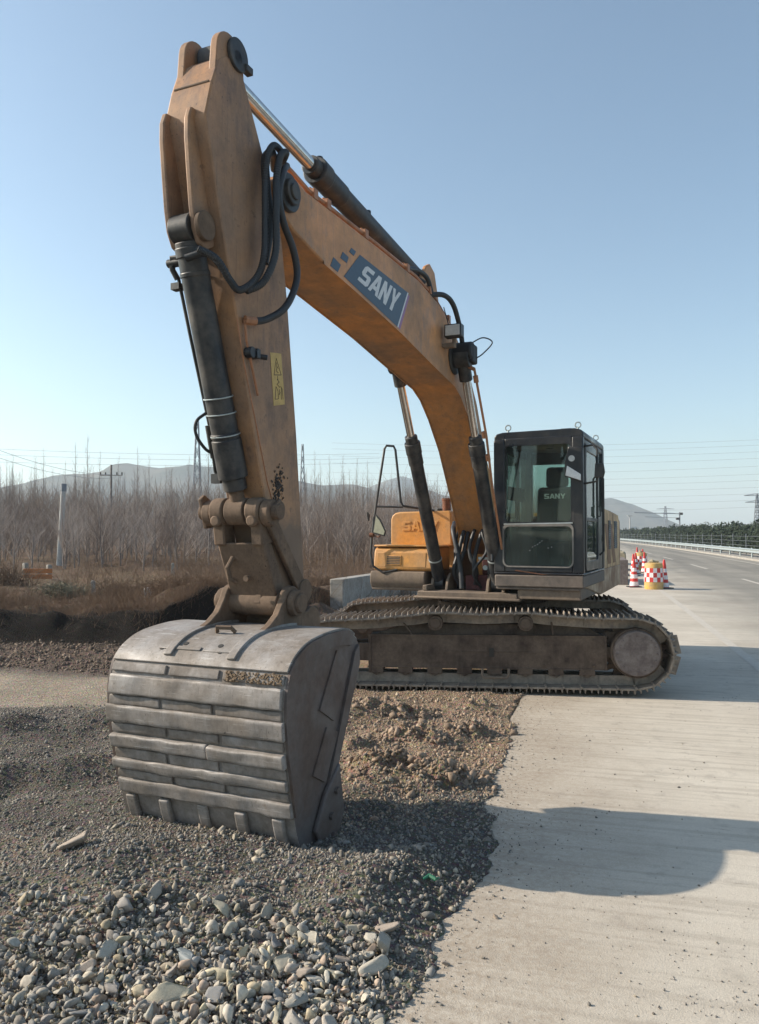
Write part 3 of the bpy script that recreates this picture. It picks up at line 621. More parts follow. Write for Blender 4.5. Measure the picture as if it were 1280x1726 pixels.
# interior
st = MB(); st.prism([(.10, 1.72), (.60, 1.74), (.62, 1.84), (.55, 1.87), (.16, 1.86), (.02, 1.84)], .62, 1.10); st.box((.12, .68, 1.37), (.5, 1.04, 1.72))
st.prism([(.02, 1.84), (.16, 1.86), (.10, 2.40), (-.02, 2.42)], .62, 1.10); st.prism([(-.06, 2.42), (.07, 2.40), (.05, 2.66), (-.05, 2.68)], .72, 1.0)
ST = st.build('operator_seat', M['seat'], CAB, bevel=.045, seg=4)
wd = MB(); word(wd, lambda s, t, d: Vector((.155 + d, .66 + .40 * s, 2.26 + .1 * t)), .16, .84, 0., .62, .003)
wd.build('seat_lettering', M['decal_white'], ST, smooth=False)
cn = MB(); cn.box((.2, .44, 1.37), (.75, .60, 1.92)); cn.box((.2, 1.13, 1.37), (.72, 1.26, 1.92)); cn.box((.95, .50, 1.37), (1.05, .60, 2.0)); cn.build('control_console', M['tint'], CAB, bevel=.03)
for yy in (.52, 1.19): 
    g = MB(); g.cyl((.66, yy, 1.92), (.72, yy, 2.10), .012, 8); g.cyl((.72, yy, 2.10), (.73, yy, 2.19), .026, 10); g.build('joystick', M['rubber'], CAB, bevel=.004)
g = MB(); g.prismx([(.46, 2.22), (.66, 2.18), (.67, 2.34), (.47, 2.38)], .95, .99); g.cyl((.97, .56, 2.0), (.97, .56, 2.2), .012, 6); g.build('monitor', M['seat'], CAB, bevel=.006)
for yy in (.78, .94):
    g = MB(); g.tube([(.85, yy, 1.38), (.95, yy, 1.6), (.93, yy, 1.78)], .012, 6); g.build('pedal_lever', M['rubber'], CAB)

# ---- handrail hoop and mirror on the right-hand corner
hr = MB(); hr.tube([(.93, -.98, 1.36), (.97, -1.16, 1.32), (.985, -1.29, 1.40), (.98, -1.33, 1.56), (.94, -1.33, 1.80), (.91, -1.25, 2.40), (.89, -1.175, 2.91), (.88, -1.15, 2.95), (.86, -1.06, 2.94), (.86, -1.035, 2.89), (.87, -.955, 2.22), (.86, -.93, 2.17), (.80, -.82, 2.15), (.3, -.72, 2.125)], .0155, 10)
hr.tube([(.925, -1.285, 2.165), (.86, -.93, 2.155)], .013, 8)
HR = hr.build('handrail', M['black'], EX)
g = MB(); g.cyl((.955, -1.35, 1.80), (.955, -1.30, 1.80), .03, 10); g.tube([(.95, -1.33, 1.80), (.97, -1.22, 1.77), (.97, -1.2, 1.80)], .009, 6); g.build('mirror_clamp', M['rust'], HR)
g = MB(); g.prismx([(-1.31, 1.82), (-1.14, 1.78), (-1.12, 1.84), (-1.19, 1.99), (-1.26, 2.07)], .955, .975); MG = g.build('mirror', M['black'], HR, bevel=.006)
g = MB(); g.prismx([(-1.29, 1.835), (-1.15, 1.80), (-1.135, 1.845), (-1.20, 1.975), (-1.255, 2.04)], .975, .979); g.build('mirror_glass', flat('mirror_reflection', (.42, .40, .30, 1), .25, .4), MG, smooth=False)  # the yellowish reflection is put into the glass colour
g = MB(); g.prism([(.93, 2.05), (.99, 2.09), (.99, 2.07), (.95, 1.98)], -1.38, -1.36); g.build('mirror_tab', M['black'], HR)

# ---- boom
BW = .235
boom_top = [(5.62, 4.20), (5.45, 4.17), (4.2, 4.19), (3.3, 4.19), (2.75, 4.12), (2.3, 3.98), (1.85, 3.72), (1.45, 3.30), (1.10, 2.75), (.55, 2.15), (.30, 1.92)]
boom_bot = [(.05, 1.72), (.12, 1.60), (.30, 1.55), (.62, 1.72), (.80, 1.93), (1.05, 2.28), (1.45, 2.80), (1.80, 3.12), (2.06, 3.30), (2.28, 3.385), (2.9, 3.47), (3.75, 3.60), (4.7, 3.71), (5.2, 3.76), (5.62, 3.84)]
bm_ = MB(); bm_.prism(boom_top + [(.08, 1.84)] + boom_bot + [(5.83, 3.94), (5.86, 4.04), (5.80, 4.14)], -BW, BW)
BOOM = bm_.build('boom', M['boom'], EX, bevel=.012)
def bolt(parent, mb=None): pass
pin = MB(); pin.cyl((5.72, -.30, 4.05), (5.72, .30, 4.05), .085, 28); pin.cyl((5.72, -.31, 4.05), (5.72, .315, 4.05), .055, 20); pin.cyl((5.72, .235, 4.05), (5.72, .27, 4.05), .125, 30)
pin.build('boom_tip_pin', M['cyl'], BOOM, bevel=.006)
fp = MB(); fp.cyl((.18, -.36, 1.72), (.18, .32, 1.72), .10, 24); fp.build('boom_foot_pin', M['frame'], BOOM, bevel=.006)
# weld seam lips along the lower corners
sl = MB()
for yy in (-BW - .004, BW - .008):
    for i in range(3, len(boom_bot) - 2):
        (x0, z0), (x1, z1) = boom_bot[i], boom_bot[i + 1]; sl.add([(x0, yy, z0 - .012), (x1, yy, z1 - .012), (x1, yy, z1 + .012), (x0, yy, z0 + .012), (x0, yy + .012, z0 - .012), (x1, yy + .012, z1 - .012), (x1, yy + .012, z1 + .012), (x0, yy + .012, z0 + .012)], [(0, 1, 2, 3), (7, 6, 5, 4), (0, 4, 5, 1), (3, 2, 6, 7)])
sl.build('weld_lip', M['boom'], BOOM)
pnl = [(4.60, 4.01), (4.88, 3.755), (3.60, 3.995), (3.84, 3.625)]          # tl, bl, tr, br of the panel in x,z
def pm(s, t, d, y=BW + .0015):
    tl, bl, tr, br = [Vector(p) for p in pnl]; a = bl.lerp(br, s); b = tl.lerp(tr, s); q = a.lerp(b, t); return Vector((q.x, y + d, q.y))
pl = MB(); pl.add([pm(0, 0, 0), pm(1, 0, 0), pm(1, 1, 0), pm(0, 1, 0), pm(0, 0, .0015), pm(1, 0, .0015), pm(1, 1, .0015), pm(0, 1, .0015)], [(0, 1, 2, 3), (4, 5, 6, 7), (0, 1, 5, 4), (1, 2, 6, 5), (2, 3, 7, 6), (3, 0, 4, 7)])
for q in ([(5.05, 3.845), (4.93, 3.825), (4.98, 3.755), (5.10, 3.765)], [(4.9, 3.935), (4.80, 3.925), (4.83, 3.87), (4.94, 3.875)], [(4.75, 4.015), (4.67, 4.012), (4.71, 3.965), (4.79, 3.972)]):
    pl.prism(q, BW + .0015, BW + .003)
DP = pl.build('name_panel', M['decal_blue'], BOOM, smooth=False)
wd = MB(); word(wd, lambda s, t, d: pm(s, t, d, BW + .0032), .16, .90, .24, .84, .0015); wd.build('lettering', M['decal_white'], DP, smooth=False)
ed = MB(); ed.add([pm(1.0, 0, .0), pm(1.022, 0, 0), pm(1.022, 1, 0), pm(1.0, 1, 0), pm(1.0, 0, .002), pm(1.022, 0, .002), pm(1.022, 1, .002), pm(1.0, 1, .002)], [(0, 1, 2, 3), (4, 5, 6, 7), (0, 1, 5, 4), (1, 2, 6, 5), (2, 3, 7, 6), (3, 0, 4, 7)]); ed.build('panel_edge', M['decal_white'], DP, smooth=False)
ed = MB(); ed.add([pm(1.022, 0, .0), pm(1.065, 0, 0), pm(1.065, .95, 0), pm(1.022, .95, 0), pm(1.022, 0, .001), pm(1.065, 0, .001), pm(1.065, .95, .001), pm(1.022, .95, .001)], [(0, 1, 2, 3), (4, 5, 6, 7), (0, 1, 5, 4), (1, 2, 6, 5), (2, 3, 7, 6), (3, 0, 4, 7)]); ed.build('faded_edge', M['decal_violet'], DP, smooth=False)
# pipes, clamps and hoses on the boom's back
def path_off(pts, dz): return [(x, z + dz) for x, z in pts]
pth = [(5.35, 4.215), (4.2, 4.235), (3.3, 4.235), (2.78, 4.17), (2.33, 4.03), (1.9, 3.78), (1.55, 3.42)]
for i, yy in enumerate((.20, .155, -.155, -.2)):
    p = MB(); p.tube([(5.74 - .02 * i, yy, 4.27 - .012 * i), (5.60, yy, 4.255), (5.47, yy, 4.235)] + [(x, yy, z) for x, z in pth], .017, 8); p.build('hydraulic_pipe', M['copper'], BOOM)
for x, z in ((5.3, 4.215), (5.1, 4.22), (4.45, 4.23), (3.55, 4.235), (2.95, 4.20), (2.4, 4.06), (2.0, 3.85)):
    c_ = MB(); c_.box((x - .03, .125, z - .04), (x + .03, .232, z + .035)); c_.box((x - .012, .17, z + .035), (x + .012, .19, z + .055)); c_.build('pipe_clamp', M['copper'], BOOM, bevel=.005)
lug = MB()
for yy in (-.13, .09): lug.prism([(3.1, 4.17), (2.35, 4.0), (2.58, 4.50), (2.72, 4.55), (2.82, 4.5)], yy, yy + .04)
lug.build('cylinder_lug', M['boom'], BOOM, bevel=.01)
def sm(pts, k=6):                      # Catmull-Rom through points
    P = [Vector(p) for p in pts]; P = [P[0] * 2 - P[1]] + P + [P[-1] * 2 - P[-2]]; out = []
    for i in range(1, len(P) - 2):
        for j in range(k):
            t = j / k; a, b, c_, d = P[i - 1], P[i], P[i + 1], P[i + 2]
            out.append(.5 * ((2 * b) + (c_ - a) * t + (2 * a - 5 * b + 4 * c_ - d) * t * t + (3 * b - a - 3 * c_ + d) * t ** 3))
    out.append(P[-2]); return out
def hose(name, pts, r, parent=EX, mat='wirehose', n=10, rib=False, k=8):
    q = sm(pts, 22 if rib else k); m = MB()
    rs = [r * (1.0 if i % 2 else .86) for i in range(len(q))] if rib else r
    m.tube(q, rs, n); return m.build(name, M[mat], parent)
hose('hose', [(3.54, .20, 4.24), (3.24, .20, 4.31), (3.02, .21, 4.30), (2.92, .22, 4.18)], .024, BOOM)
hose('hose', [(3.48, .15, 4.24), (3.2, .16, 4.27), (3.06, .2, 4.25)], .018, BOOM)
hose('hose', [(2.95, .20, 4.16), (2.78, .30, 4.19), (2.58, .33, 4.14), (2.40, .34, 3.95), (2.30, .34, 3.76)], .026, BOOM)
hose('hose', [(5.70, .20, 4.27), (5.78, .23, 4.30), (5.92, .26, 4.27), (6.01, .27, 4.15), (6.03, .27, 3.98), (6.03, .27, 3.76), (6.04, .27, 3.53), (6.09, .25, 3.38), (6.22, .22, 3.27), (6.31, .21, 3.30), (6.43, .2, 3.39), (6.50, .12, 3.44)], .023, BOOM, rib=True)
hose('hose', [(5.68, .16, 4.25), (5.80, .28, 4.27), (5.92, .31, 4.19), (5.98, .32, 4.02), (6.00, .33, 3.8), (5.99, .32, 3.55), (6.06, .28, 3.36), (6.16, .22, 3.28)], .024, BOOM, rib=True)
hose('hose', [(5.74, .25, 4.22), (5.90, .32, 4.10), (5.97, .33, 3.92), (5.91, .33, 3.77), (5.79, .33, 3.64), (5.74, .33, 3.5), (5.79, .33, 3.36), (5.88, .31, 3.23), (5.98, .25, 3.15), (6.07, .21, 3.12)], .023, BOOM)
hose('hose', [(5.70, -.14, 4.26), (5.9, -.2, 4.24), (6.0, -.22, 4.1), (5.95, -.22, 3.7), (6.0, -.2, 3.4)], .028, BOOM)
hose('hose', [(5.68, .12, 4.25), (5.84, .20, 4.27), (5.95, .22, 4.18), (5.97, .24, 4.0), (5.96, .26, 3.75), (5.99, .24, 3.5)], .028, BOOM)
lt = MB(); lt.box((2.60, .27, 3.79), (2.70, .45, 3.92)); LT_ = lt.build('work_light', M['black'], BOOM, bevel=.008)
g = MB(); g.box((2.70, .285, 3.803), (2.708, .435, 3.907)); g.build('lens', M['lamp'], LT_, bevel=.003)
g = MB(); g.box((2.58, .235, 3.70), (2.66, .36, 3.74)); g.cyl((2.62, .35, 3.72), (2.62, .35, 3.8), .02, 8); g.build('light_bracket', M['deck'], LT_); g = MB(); g.tube([(2.64, .30, 3.92), (2.66, .27, 4.05), (2.62, .24, 4.12)], .005, 5); g.build('lamp_cable', M['wirehose'], LT_)

# ---- boom cylinders
for s, lat in ((1, .335), (-1, -.415)):
    a = Vector((2.30, lat, 3.66)); b = Vector((.93 if s > 0 else .80, lat - (.0 if s > 0 else .04), 1.20)); d = (b - a).normalized(); j = a + d * (.98 if s > 0 else .95)
    c_ = MB(); c_.cyl(j, b - d * -.02, .078, 24); c_.cyl(j - d * .01, j + d * .13, .092, 24); c_.cyl(j - d * .09, j - d * .01, .072, 20)
    c_.cyl(j + d * .13, j + d * .27, .086, 20); c_.cyl(b + Vector((0, -.07, 0)), b + Vector((0, .07, 0)), .10, 24)
    BC = c_.build('boom_cylinder', M['cyl'], EX, bevel=.006)
    r_ = MB(); r_.cyl(a, j, .045, 20); r_.build('piston_rod', M['chrome'], BC)
    e_ = MB(); e_.cyl(a + Vector((0, -.075, 0)), a + Vector((0, .085, 0)), .105, 24); e_.cyl(a + d * .06, a + d * .25, .07, 16); e_.build('rod_eye', M['cyl'], BC, bevel=.006)
    br = MB()
    for yy in (-.115, .08): br.prism([(b.x - .16, 1.12), (b.x + .16, 1.12), (b.x + .11, 1.25), (b.x, 1.33), (b.x - .11, 1.25)], lat + yy, lat + yy + .035)
    br.build('cylinder_bracket', M['deck'], BC, bevel=.006)
    if s > 0:
        off = Vector((.06, .125, 0))
        p_ = MB(); p_.tube([a + off + d * .15, a + off + Vector((0, .02, 0)) + d * .9, a + off + d * 1.5, b + off - d * .5], .014, 8); p_.tube([a + off * .4 + d * .1, a + off + d * .15], .02, 8)
        for q in (.22, .85, 1.12): p_.cyl(a + off + d * q, a + off + d * (q + .07), .028, 10)
        p_.build('cylinder_pipe', M['copper'], BC)
        hose('hose', [(2.30, .42, 3.80), (2.18, .52, 3.88), (2.1, .60, 3.84), (2.16, .52, 3.72), (2.22, .46, 3.66)], .007, BC)
        g = MB(); g.cyl(a + Vector((.0, -.14, .06)), a + Vector((.0, .12, .06)), .10, 18); g.box((2.16, .3, 3.6), (2.34, .46, 3.80)); g.build('hose_block', M['rubber'], BC, bevel=.02)
    g = MB()
    for t0 in (.06, .16): g.tube([b.lerp(j, 0) - d * .32 + Vector((0, 0, 0))] * 1 + [b - d * .30], .09, 20)
    cl = MB(); cl.cyl(b - d * .36, b - d * .345, .084, 24); cl.build('hose_clamp', M['galv'], BC)
bp = MB(); bp.cyl((2.30, -.46, 3.66), (2.30, .40, 3.66), .07, 20); bp.prism(arc(2.30, 3.66, .17, 0, 360, 20)[:-1], BW, BW + .02); bp.prism(arc(2.30, 3.66, .17, 0, 360, 20)[:-1], -BW - .02, -BW); bp.build('cylinder_pin', M['black'], BOOM, bevel=.004)

# ---- boom foot: brackets, valve block and hoses on the deck
fb = MB()
for yy in (-.30, .255): fb.prism([(-.35, 1.12), (.62, 1.12), (.5, 1.45), (.30, 1.80), (.18, 1.87), (.05, 1.82), (-.1, 1.5)], yy, yy + .045)
fb.build('boom_bracket', M['deck'], EX, bevel=.01)
vb = MB(); vb.box((.55, -.12, 1.12), (.8, .25, 1.30)); vb.box((.40, .02, 1.3), (.55, .22, 1.55)); vb.build('valve_block', M['red'], EX, bevel=.01)
g = MB(); g.box((.80, .05, 1.50), (.82, .20, 1.53)); g.cyl((.80, .14, 1.40), (.83, .14, 1.40), .03, 14); g.build('deck_plate', M['galv'], EX)
random.seed(3)
for k in range(9):
    y0 = -.26 + k * .058; x0 = .35 + random.uniform(-.1, .1)
    hose('hose', [(x0, y0, 2.0 - abs(y0) * .3), (x0 + .35, y0 + random.uniform(-.05, .05), 1.85), (x0 + .42, y0 + random.uniform(-.08, .08), 1.6), (x0 + .42 + random.uniform(0, .12), y0 + random.uniform(-.08, .08), 1.35), (x0 + .36, y0, 1.13)], random.choice((.018, .022, .026)), EX, n=8)
hose('hose', [(.62, -.32, 1.95), (.85, -.26, 1.85), (.93, -.18, 1.6), (.98, -.12, 1.35), (1.0, -.10, 1.15)], .032, EX)
hose('hose', [(.1, -.42, 2.12), (.3, -.40, 2.32), (.55, -.34, 2.28), (.62, -.30, 2.05)], .022, EX)
hose('hose', [(.95, .40, 2.05), (1.12, .36, 2.0), (1.2, .33, 1.8), (1.22, .34, 1.5)], .016, EX)

# ---- arm cylinder on the boom's back
a = Vector((6.20, .02, 4.70)); b = Vector((2.70, 0, 4.40)); d = (b - a).normalized(); j = a + d * 1.30
c_ = MB(); c_.cyl(j, b, .088, 28); c_.cyl(j - d * .02, j + d * .12, .105, 28); c_.cyl(j - d * .10, j - d * .02, .075, 20); c_.cyl(j + d * .12, j + d * .40, .096, 24)
for q in (.05, .95): c_.box((j + d * q).to_tuple(), (j + d * q + Vector((.06, .05, .13))).to_tuple()) if False else c_.cyl(j + d * q + Vector((0, 0, .08)), j + d * q + Vector((0, 0, .135)), .03, 10)
c_.cyl(b + Vector((0, -.08, 0)), b + Vector((0, .08, 0)), .105, 24)
AC = c_.build('arm_cylinder', M['cyl'], EX, bevel=.006)
r_ = MB(); r_.cyl(a, j, .050, 24); r_.build('piston_rod', M['chrome'], AC)
e_ = MB(); e_.cyl(a + Vector((0, -.07, 0)), a + Vector((0, .07, 0)), .10, 24); e_.build('rod_eye', M['cyl'], AC, bevel=.006)
p_ = MB(); p_.tube([j + Vector((.02, -.06, .10)), j + d * .4 + Vector((0, -.08, .08)), j + d * 1.0 + Vector((0, -.06, .12))], .012, 6); p_.build('cylinder_pipe', M['cyl'], AC)

# ---- arm
AW, AL = .165, -.128
arm_f = [(6.37, 4.60), (6.44, 4.42), (6.50, 4.20), (6.44, 4.02), (6.34, 3.67), (6.24, 3.35), (6.11, 2.90), (5.95, 2.34), (5.84, 2.0), (5.62, 1.42), (5.55, 1.22)]
arm_r = [(5.50, 1.16), (5.40, 1.15), (5.33, 1.22), (5.35, 1.57), (5.45, 2.47), (5.58, 3.38), (5.66, 3.78), (5.85, 4.18), (6.00, 4.43), (6.12, 4.63), (6.2, 4.68), (6.3, 4.66)]
am_ = MB(); am_.prism(arm_f + arm_r, AL, AW)
ARM = am_.build('arm', M['arm'], EX, bevel=.010)
ear = MB()
for yy in (AL + .006, AW - .056):
    ear.prism([(6.10, 4.56), (6.395, 4.53), (6.385, 4.64)] + arc(6.245, 4.685, .135, 5, 178, 12) + [(6.10, 4.60)], yy, yy + .05)
EAR = ear.build('cylinder_ear', M['arm'], ARM, bevel=.006)
g = MB(); g.cyl((6.20, AL - .02, 4.70), (6.20, AW + .02, 4.70), .045, 18); g.cyl((6.19, AW - .004, 4.72), (6.19, AW + .020, 4.72), .098, 26); g.box((6.06, AW - .01, 4.655), (6.13, AW + .035, 4.70)); g.build('ear_pin', M['cyl'], ARM, bevel=.005)
# front brackets carrying the bucket cylinder
pw = MB()
for yy in (AL + .002, .050):
    pw.prism([(6.44, 4.24), (6.475, 4.265), (6.52, 4.26), (6.545, 4.19), (6.545, 4.08), (6.525, 3.9), (6.50, 3.70), (6.475, 3.58), (6.43, 3.50), (6.37, 3.48), (6.30, 3.52), (6.26, 3.60), (6.40, 4.05)], yy, yy + .036)
pw.build('cylinder_bracket', M['arm'], ARM, bevel=.008)
g = MB(); g.cyl((6.40, AL - .01, 3.60), (6.40, .12, 3.60), .055, 20); g.cyl((6.42, .095, 3.60), (6.42, .125, 3.60), .085, 24); g.build('bracket_pin', M['armlow'], ARM, bevel=.005)
wl_ = MB(); wl_.box((-.001, AL + .02, -.006), (.006, AW - .02, .006)); o = wl_.build('weld_bead', M['arm'], ARM, bevel=.003); o.location = (6.434, 0, 4.44); o.rotation_euler = (0, R(15), 0)
wlb = MB(); wlb.tube([(x, AW + .002, z) for x, z in ((6.18, 3.12), (6.10, 2.86), (5.96, 2.5), (5.83, 2.15), (5.74, 1.98))], .004, 5); wlb.build('weld_seam', M['copper'], ARM)
p_ = MB(); p_.tube([(6.12, AW + .02, 3.12), (6.10, AW + .02, 3.0), (6.04, AW + .02, 2.85), (5.97, AW + .02, 2.68)], .009, 6); p_.tube([(6.05, .215, 3.125), (6.09, .20, 3.12), (6.12, AW + .02, 3.12)], .028, 8); p_.build('grease_pipe', M['copper'], ARM)
g = MB(); g.cyl((6.07, AW, 2.93), (6.07, AW + .05, 2.93), .035, 12); g.box((6.0, AW, 2.90), (6.04, AW + .06, 2.96)); g.cyl((5.98, AW, 2.93), (5.94, AW + .07, 2.92), .018, 8); g.build('pipe_fitting', M['cyl'], ARM, bevel=.004)
# warning sticker
wq = [Vector((5.80, 0, 2.99)), Vector((5.665, 0, 3.01)), Vector((5.615, 0, 2.68)), Vector((5.755, 0, 2.65))]
def wm(s, t, d): q = wq[3].lerp(wq[2], s).lerp(wq[0].lerp(wq[1], s), t); return Vector((q.x, AW + .0015 + d, q.z))
ws = MB(); ws.add([wm(0, 0, 0), wm(1, 0, 0), wm(1, 1, 0), wm(0, 1, 0), wm(0, 0, .001), wm(1, 0, .001), wm(1, 1, .001), wm(0, 1, .001)], [(0, 1, 2, 3), (4, 5, 6, 7), (0, 1, 5, 4), (1, 2, 6, 5), (2, 3, 7, 6), (3, 0, 4, 7)])
WS = ws.build('warning_sticker', M['decal_yellow'], ARM, smooth=False)
wk = MB()
def line(pts, wd_=.02):
    for (s0, t0), (s1, t1) in zip(pts[:-1], pts[1:]):
        wk.tube([wm(s0, t0, .001), wm(s1, t1, .001)], .0022, 4)
line([(.5, .90), (.2, .58), (.85, .58), (.5, .90)]); line([(.5, .82), (.5, .72), (.42, .66), (.6, .62)]); line([(.5, .75), (.62, .70)]); line([(.5, .56), (.52, .48)]); line([(.45, .50), (.62, .44), (.40, .40), (.66, .34)])
line([(.15, .12), (.45, .12), (.45, .28), (.30, .36), (.15, .12)]); line([(.72, .10), (.78, .34), (.70, .36)]); line([(.86, .10), (.84, .32)]); line([(.6, .2), (.6, .3)]); line([(.52, .2), (.66, .24)])
wk.build('pictogram', M['ink'], WS)

# ---- bucket cylinder
a = Vector((6.42, -.02, 3.60)); b = Vector((5.89, 0, 1.96)); d = (b - a).normalized(); fwd = Vector((.95, 0, -.3)).normalized()
c_ = MB(); c_.cyl(a + Vector((0, -.075, 0)), a + Vector((0, .065, 0)), .088, 28); c_.cyl(a + d * .07, a + d * 1.45, .085, 28, r2=.085)
c_.cyl(a + d * .10, a + d * .16, .092, 28); c_.cyl(a + d * .24, a + d * .27, .090, 28); c_.cyl(a + d * 1.21, a + d * 1.24, .092, 28); c_.cyl(a + d * 1.25, a + d * 1.50, .094, 28); c_.cyl(a + d * 1.50, a + d * 1.58, .075, 20)
BCY = c_.build('bucket_cylinder', M['cyl'], EX, bevel=.006)
for q in (.99, 1.09, 1.225):
    g = MB(); ctr = a + d * q; ax = d.cross(Vector((0, 1, 0))).normalized(); g.tube([ctr + (ax * math.cos(t) + Vector((0, 1, 0)) * math.sin(t)) * .0905 for t in np.linspace(0, 2 * math.pi, 25)[:-1]], .0045, 6, closed=True); g.build('wire_strap', M['galv'], BCY)
r_ = MB(); r_.cyl(a + d * 1.5, b, .048, 20); r_.build('piston_rod', M['armlow'], BCY)
e_ = MB(); e_.cyl(b + Vector((0, -.07, 0)), b + Vector((0, .07, 0)), .088, 26); e_.build('rod_eye', M['armlow'], BCY, bevel=.006)
p_ = MB(); p_.tube([(6.38, -.10, 3.46), (6.37, -.165, 3.47), (6.36, -.17, 3.40), (6.33, -.155, 3.35)], .018, 8); p_.cyl((6.36, -.20, 3.44), (6.36, -.10, 3.44), .026, 10); p_.box((6.29, -.2, 3.29), (6.34, -.14, 3.33))
p_.tube([(6.33, -.150, 3.36), (6.23, -.142, 3.05), (6.03, -.137, 2.5), (5.97, -.135, 2.22), (5.95, -.13, 2.18)], .0105, 8); p_.cyl((6.05, -.135, 2.50), (5.99, -.135, 2.30), .018, 8); p_.box((5.93, -.16, 2.14), (5.98, -.09, 2.20))
p_.build('cylinder_pipe', M['black'], BCY)
hose('hose', [(6.06, -.14, 2.58), (6.12, -.17, 2.52), (6.11, -.18, 2.44), (6.05, -.16, 2.36), (6.0, -.14, 2.33)], .010, BCY)
hose('hose', [(6.45, .0, 3.42), (6.43, .10, 3.44), (6.40, .155, 3.42), (6.34, .2, 3.34)], .022, BCY)

# ---- bucket linkage
lk = MB()
for s in (-1, 1):
    lk.cyl((5.89, s * .085, 1.96), (5.89, s * .185, 1.96), .088, 26); lk.prism([(5.93, 1.90), (5.82, 1.90), (5.78, 1.76), (5.91, 1.74)], s * .10, s * .185)
    lk.cyl((5.975, s * .135, 1.90), (5.93, s * .135, 1.90), .038, 16)
lk.prism([(5.90, 1.76), (5.80, 1.76), (5.62, 1.44), (5.74, 1.40)], -.17, .185)
lk.cyl((5.69, -.2, 1.36), (5.69, .2, 1.36), .078, 26)
LK = lk.build('bucket_link', M['armlow'], EX, bevel=.012)
lh = MB(); lh.tube([(5.80, -.06, 1.66), (5.86, -.075, 1.66), (5.90, -.085, 1.60), (5.88, -.08, 1.53), (5.83, -.06, 1.50)], .016, 8); lh.cyl((5.82, .02, 1.53), (5.85, .02, 1.53), .02, 10); lh.build('lifting_hook', M['armlow'], LK)
sl_ = MB()
for s in (-1, 1):
    y0 = s * .205 - .016
    p0, p1 = Vector((5.88, 0, 1.94)), Vector((5.44, 0, 1.43)); dd = (p1 - p0).normalized(); nn = Vector((-dd.z, 0, dd.x))
    sl_.prism([(q.x, q.z) for q in (p0 + nn * .05 - dd * .06, p0 + nn * .05, p1 + nn * .05, p1 + nn * .045 + dd * .08, p1 - nn * .045 + dd * .08, p1 - nn * .05, p0 - nn * .05, p0 - nn * .05 - dd * .06)], y0, y0 + .032)
    sl_.cyl((5.88, s * .19, 1.95), (5.88, s * .25, 1.95), .085, 22); sl_.cyl((5.44, s * .165, 1.43), (5.44, s * .235, 1.43), .08, 22)
sl_.build('guide_link', M['armlow'], EX, bevel=.006)
g = MB(); g.cyl((5.88, -.30, 1.955), (5.88, .30, 1.955), .05, 20); g.prism([(5.96, 2.04), (5.92, 2.07), (5.78, 2.0), (5.80, 1.86), (5.90, 1.85)], -.275, -.25); g.prism([(5.9, 2.0), (5.83, 2.04), (5.78, 1.98), (5.86, 1.93)], .25, .27); g.cyl((5.70, AW, 1.98), (5.70, AW + .03, 1.98), .05, 16); g.build('link_pin', M['armlow'], LK, bevel=.005)
g = MB(); g.cyl((5.46, -.24, 1.22), (5.46, .24, 1.22), .10, 26); g.build('arm_tip_pin', M['armlow'], ARM, bevel=.006)
# caked dirt on the arm side
g = MB()
for k in range(150):
    x = 5.70 + random.gauss(0, .035); z = 2.09 + random.gauss(0, .065) - (x - 5.7) * .5; r = random.uniform(.002, .009)
    g.tube([(x, AW, z), (x + random.uniform(-.004, .004), AW + random.uniform(.002, .006), z + random.uniform(-.004, .004))], [r * 1.7, r * .8], random.choice((5, 6, 7)))
g.build('dried_mud', flat('mud_dark', (.045, .036, .032, 1), .9), ARM)

# ---- bucket
BH = .612
prof = [(6.20, .00), (6.27, .14), (6.315, .30), (6.36, .50), (6.395, .68), (6.41, .84), (6.40, .96), (6.36, 1.06), (6.28, 1.13), (6.16, 1.18), (6.0, 1.205), (5.8, 1.215), (5.62, 1.20), (5.50, 1.14)]
PP = sm([(x, 0, z) for x, z in prof], 4); PP = [(v.x, v.z) for v in PP]
def nrm(i):
    a, b = PP[max(i - 1, 0)], PP[min(i + 1, len(PP) - 1)]; t = Vector((b[0] - a[0], b[1] - a[1])).normalized(); return Vector((t.y, -t.x))
OUT = [nrm(i) for i in range(len(PP))]
def shell(mb, i0, i1, y0, y1, h0, h1, ny=1, amp=0., sd=0.):       # band that follows the outer skin between heights h0..h1 above it
    idx = list(range(i0, i1 + 1)); n = len(idx); ys = np.linspace(y0, y1, ny + 1); vs = []; m_ = ny + 1
    for lay, h in ((0, h0), (1, h1)):
        for k, i in enumerate(idx):
            for q, y in enumerate(ys):
                hh_ = h; zz_ = 0.
                if lay and amp:
                    hh_ += amp * float(fbm(np.array(y * 1.), np.array(PP[i][1] * 1.), .16, 3, sd)) - (amp * .5 if k in (0, n - 1) else 0)
                    if k in (0, n - 1): zz_ = amp * 1.1 * float(vn(np.array(y), np.array(k * 7.), .07, sd))
                p = Vector((PP[i][0], PP[i][1])) + OUT[i] * hh_; vs.append((p.x, y, p.y + zz_))
    ix = lambda l, k, q: l * n * m_ + k * m_ + q; fs = []
    for k in range(n - 1):
        for q in range(ny): fs += [(ix(0, k, q), ix(0, k + 1, q), ix(0, k + 1, q + 1), ix(0, k, q + 1)), (ix(1, k, q), ix(1, k, q + 1), ix(1, k + 1, q + 1), ix(1, k + 1, q))]
        fs += [(ix(0, k, 0), ix(1, k, 0), ix(1, k + 1, 0), ix(0, k + 1, 0)), (ix(0, k, ny), ix(0, k + 1, ny), ix(1, k + 1, ny), ix(1, k, ny))]
    for q in range(ny): fs += [(ix(0, 0, q), ix(0, 0, q + 1), ix(1, 0, q + 1), ix(1, 0, q)), (ix(0, n - 1, q), ix(1, n - 1, q), ix(1, n - 1, q + 1), ix(0, n - 1, q + 1))]
    mb.add(vs, fs)
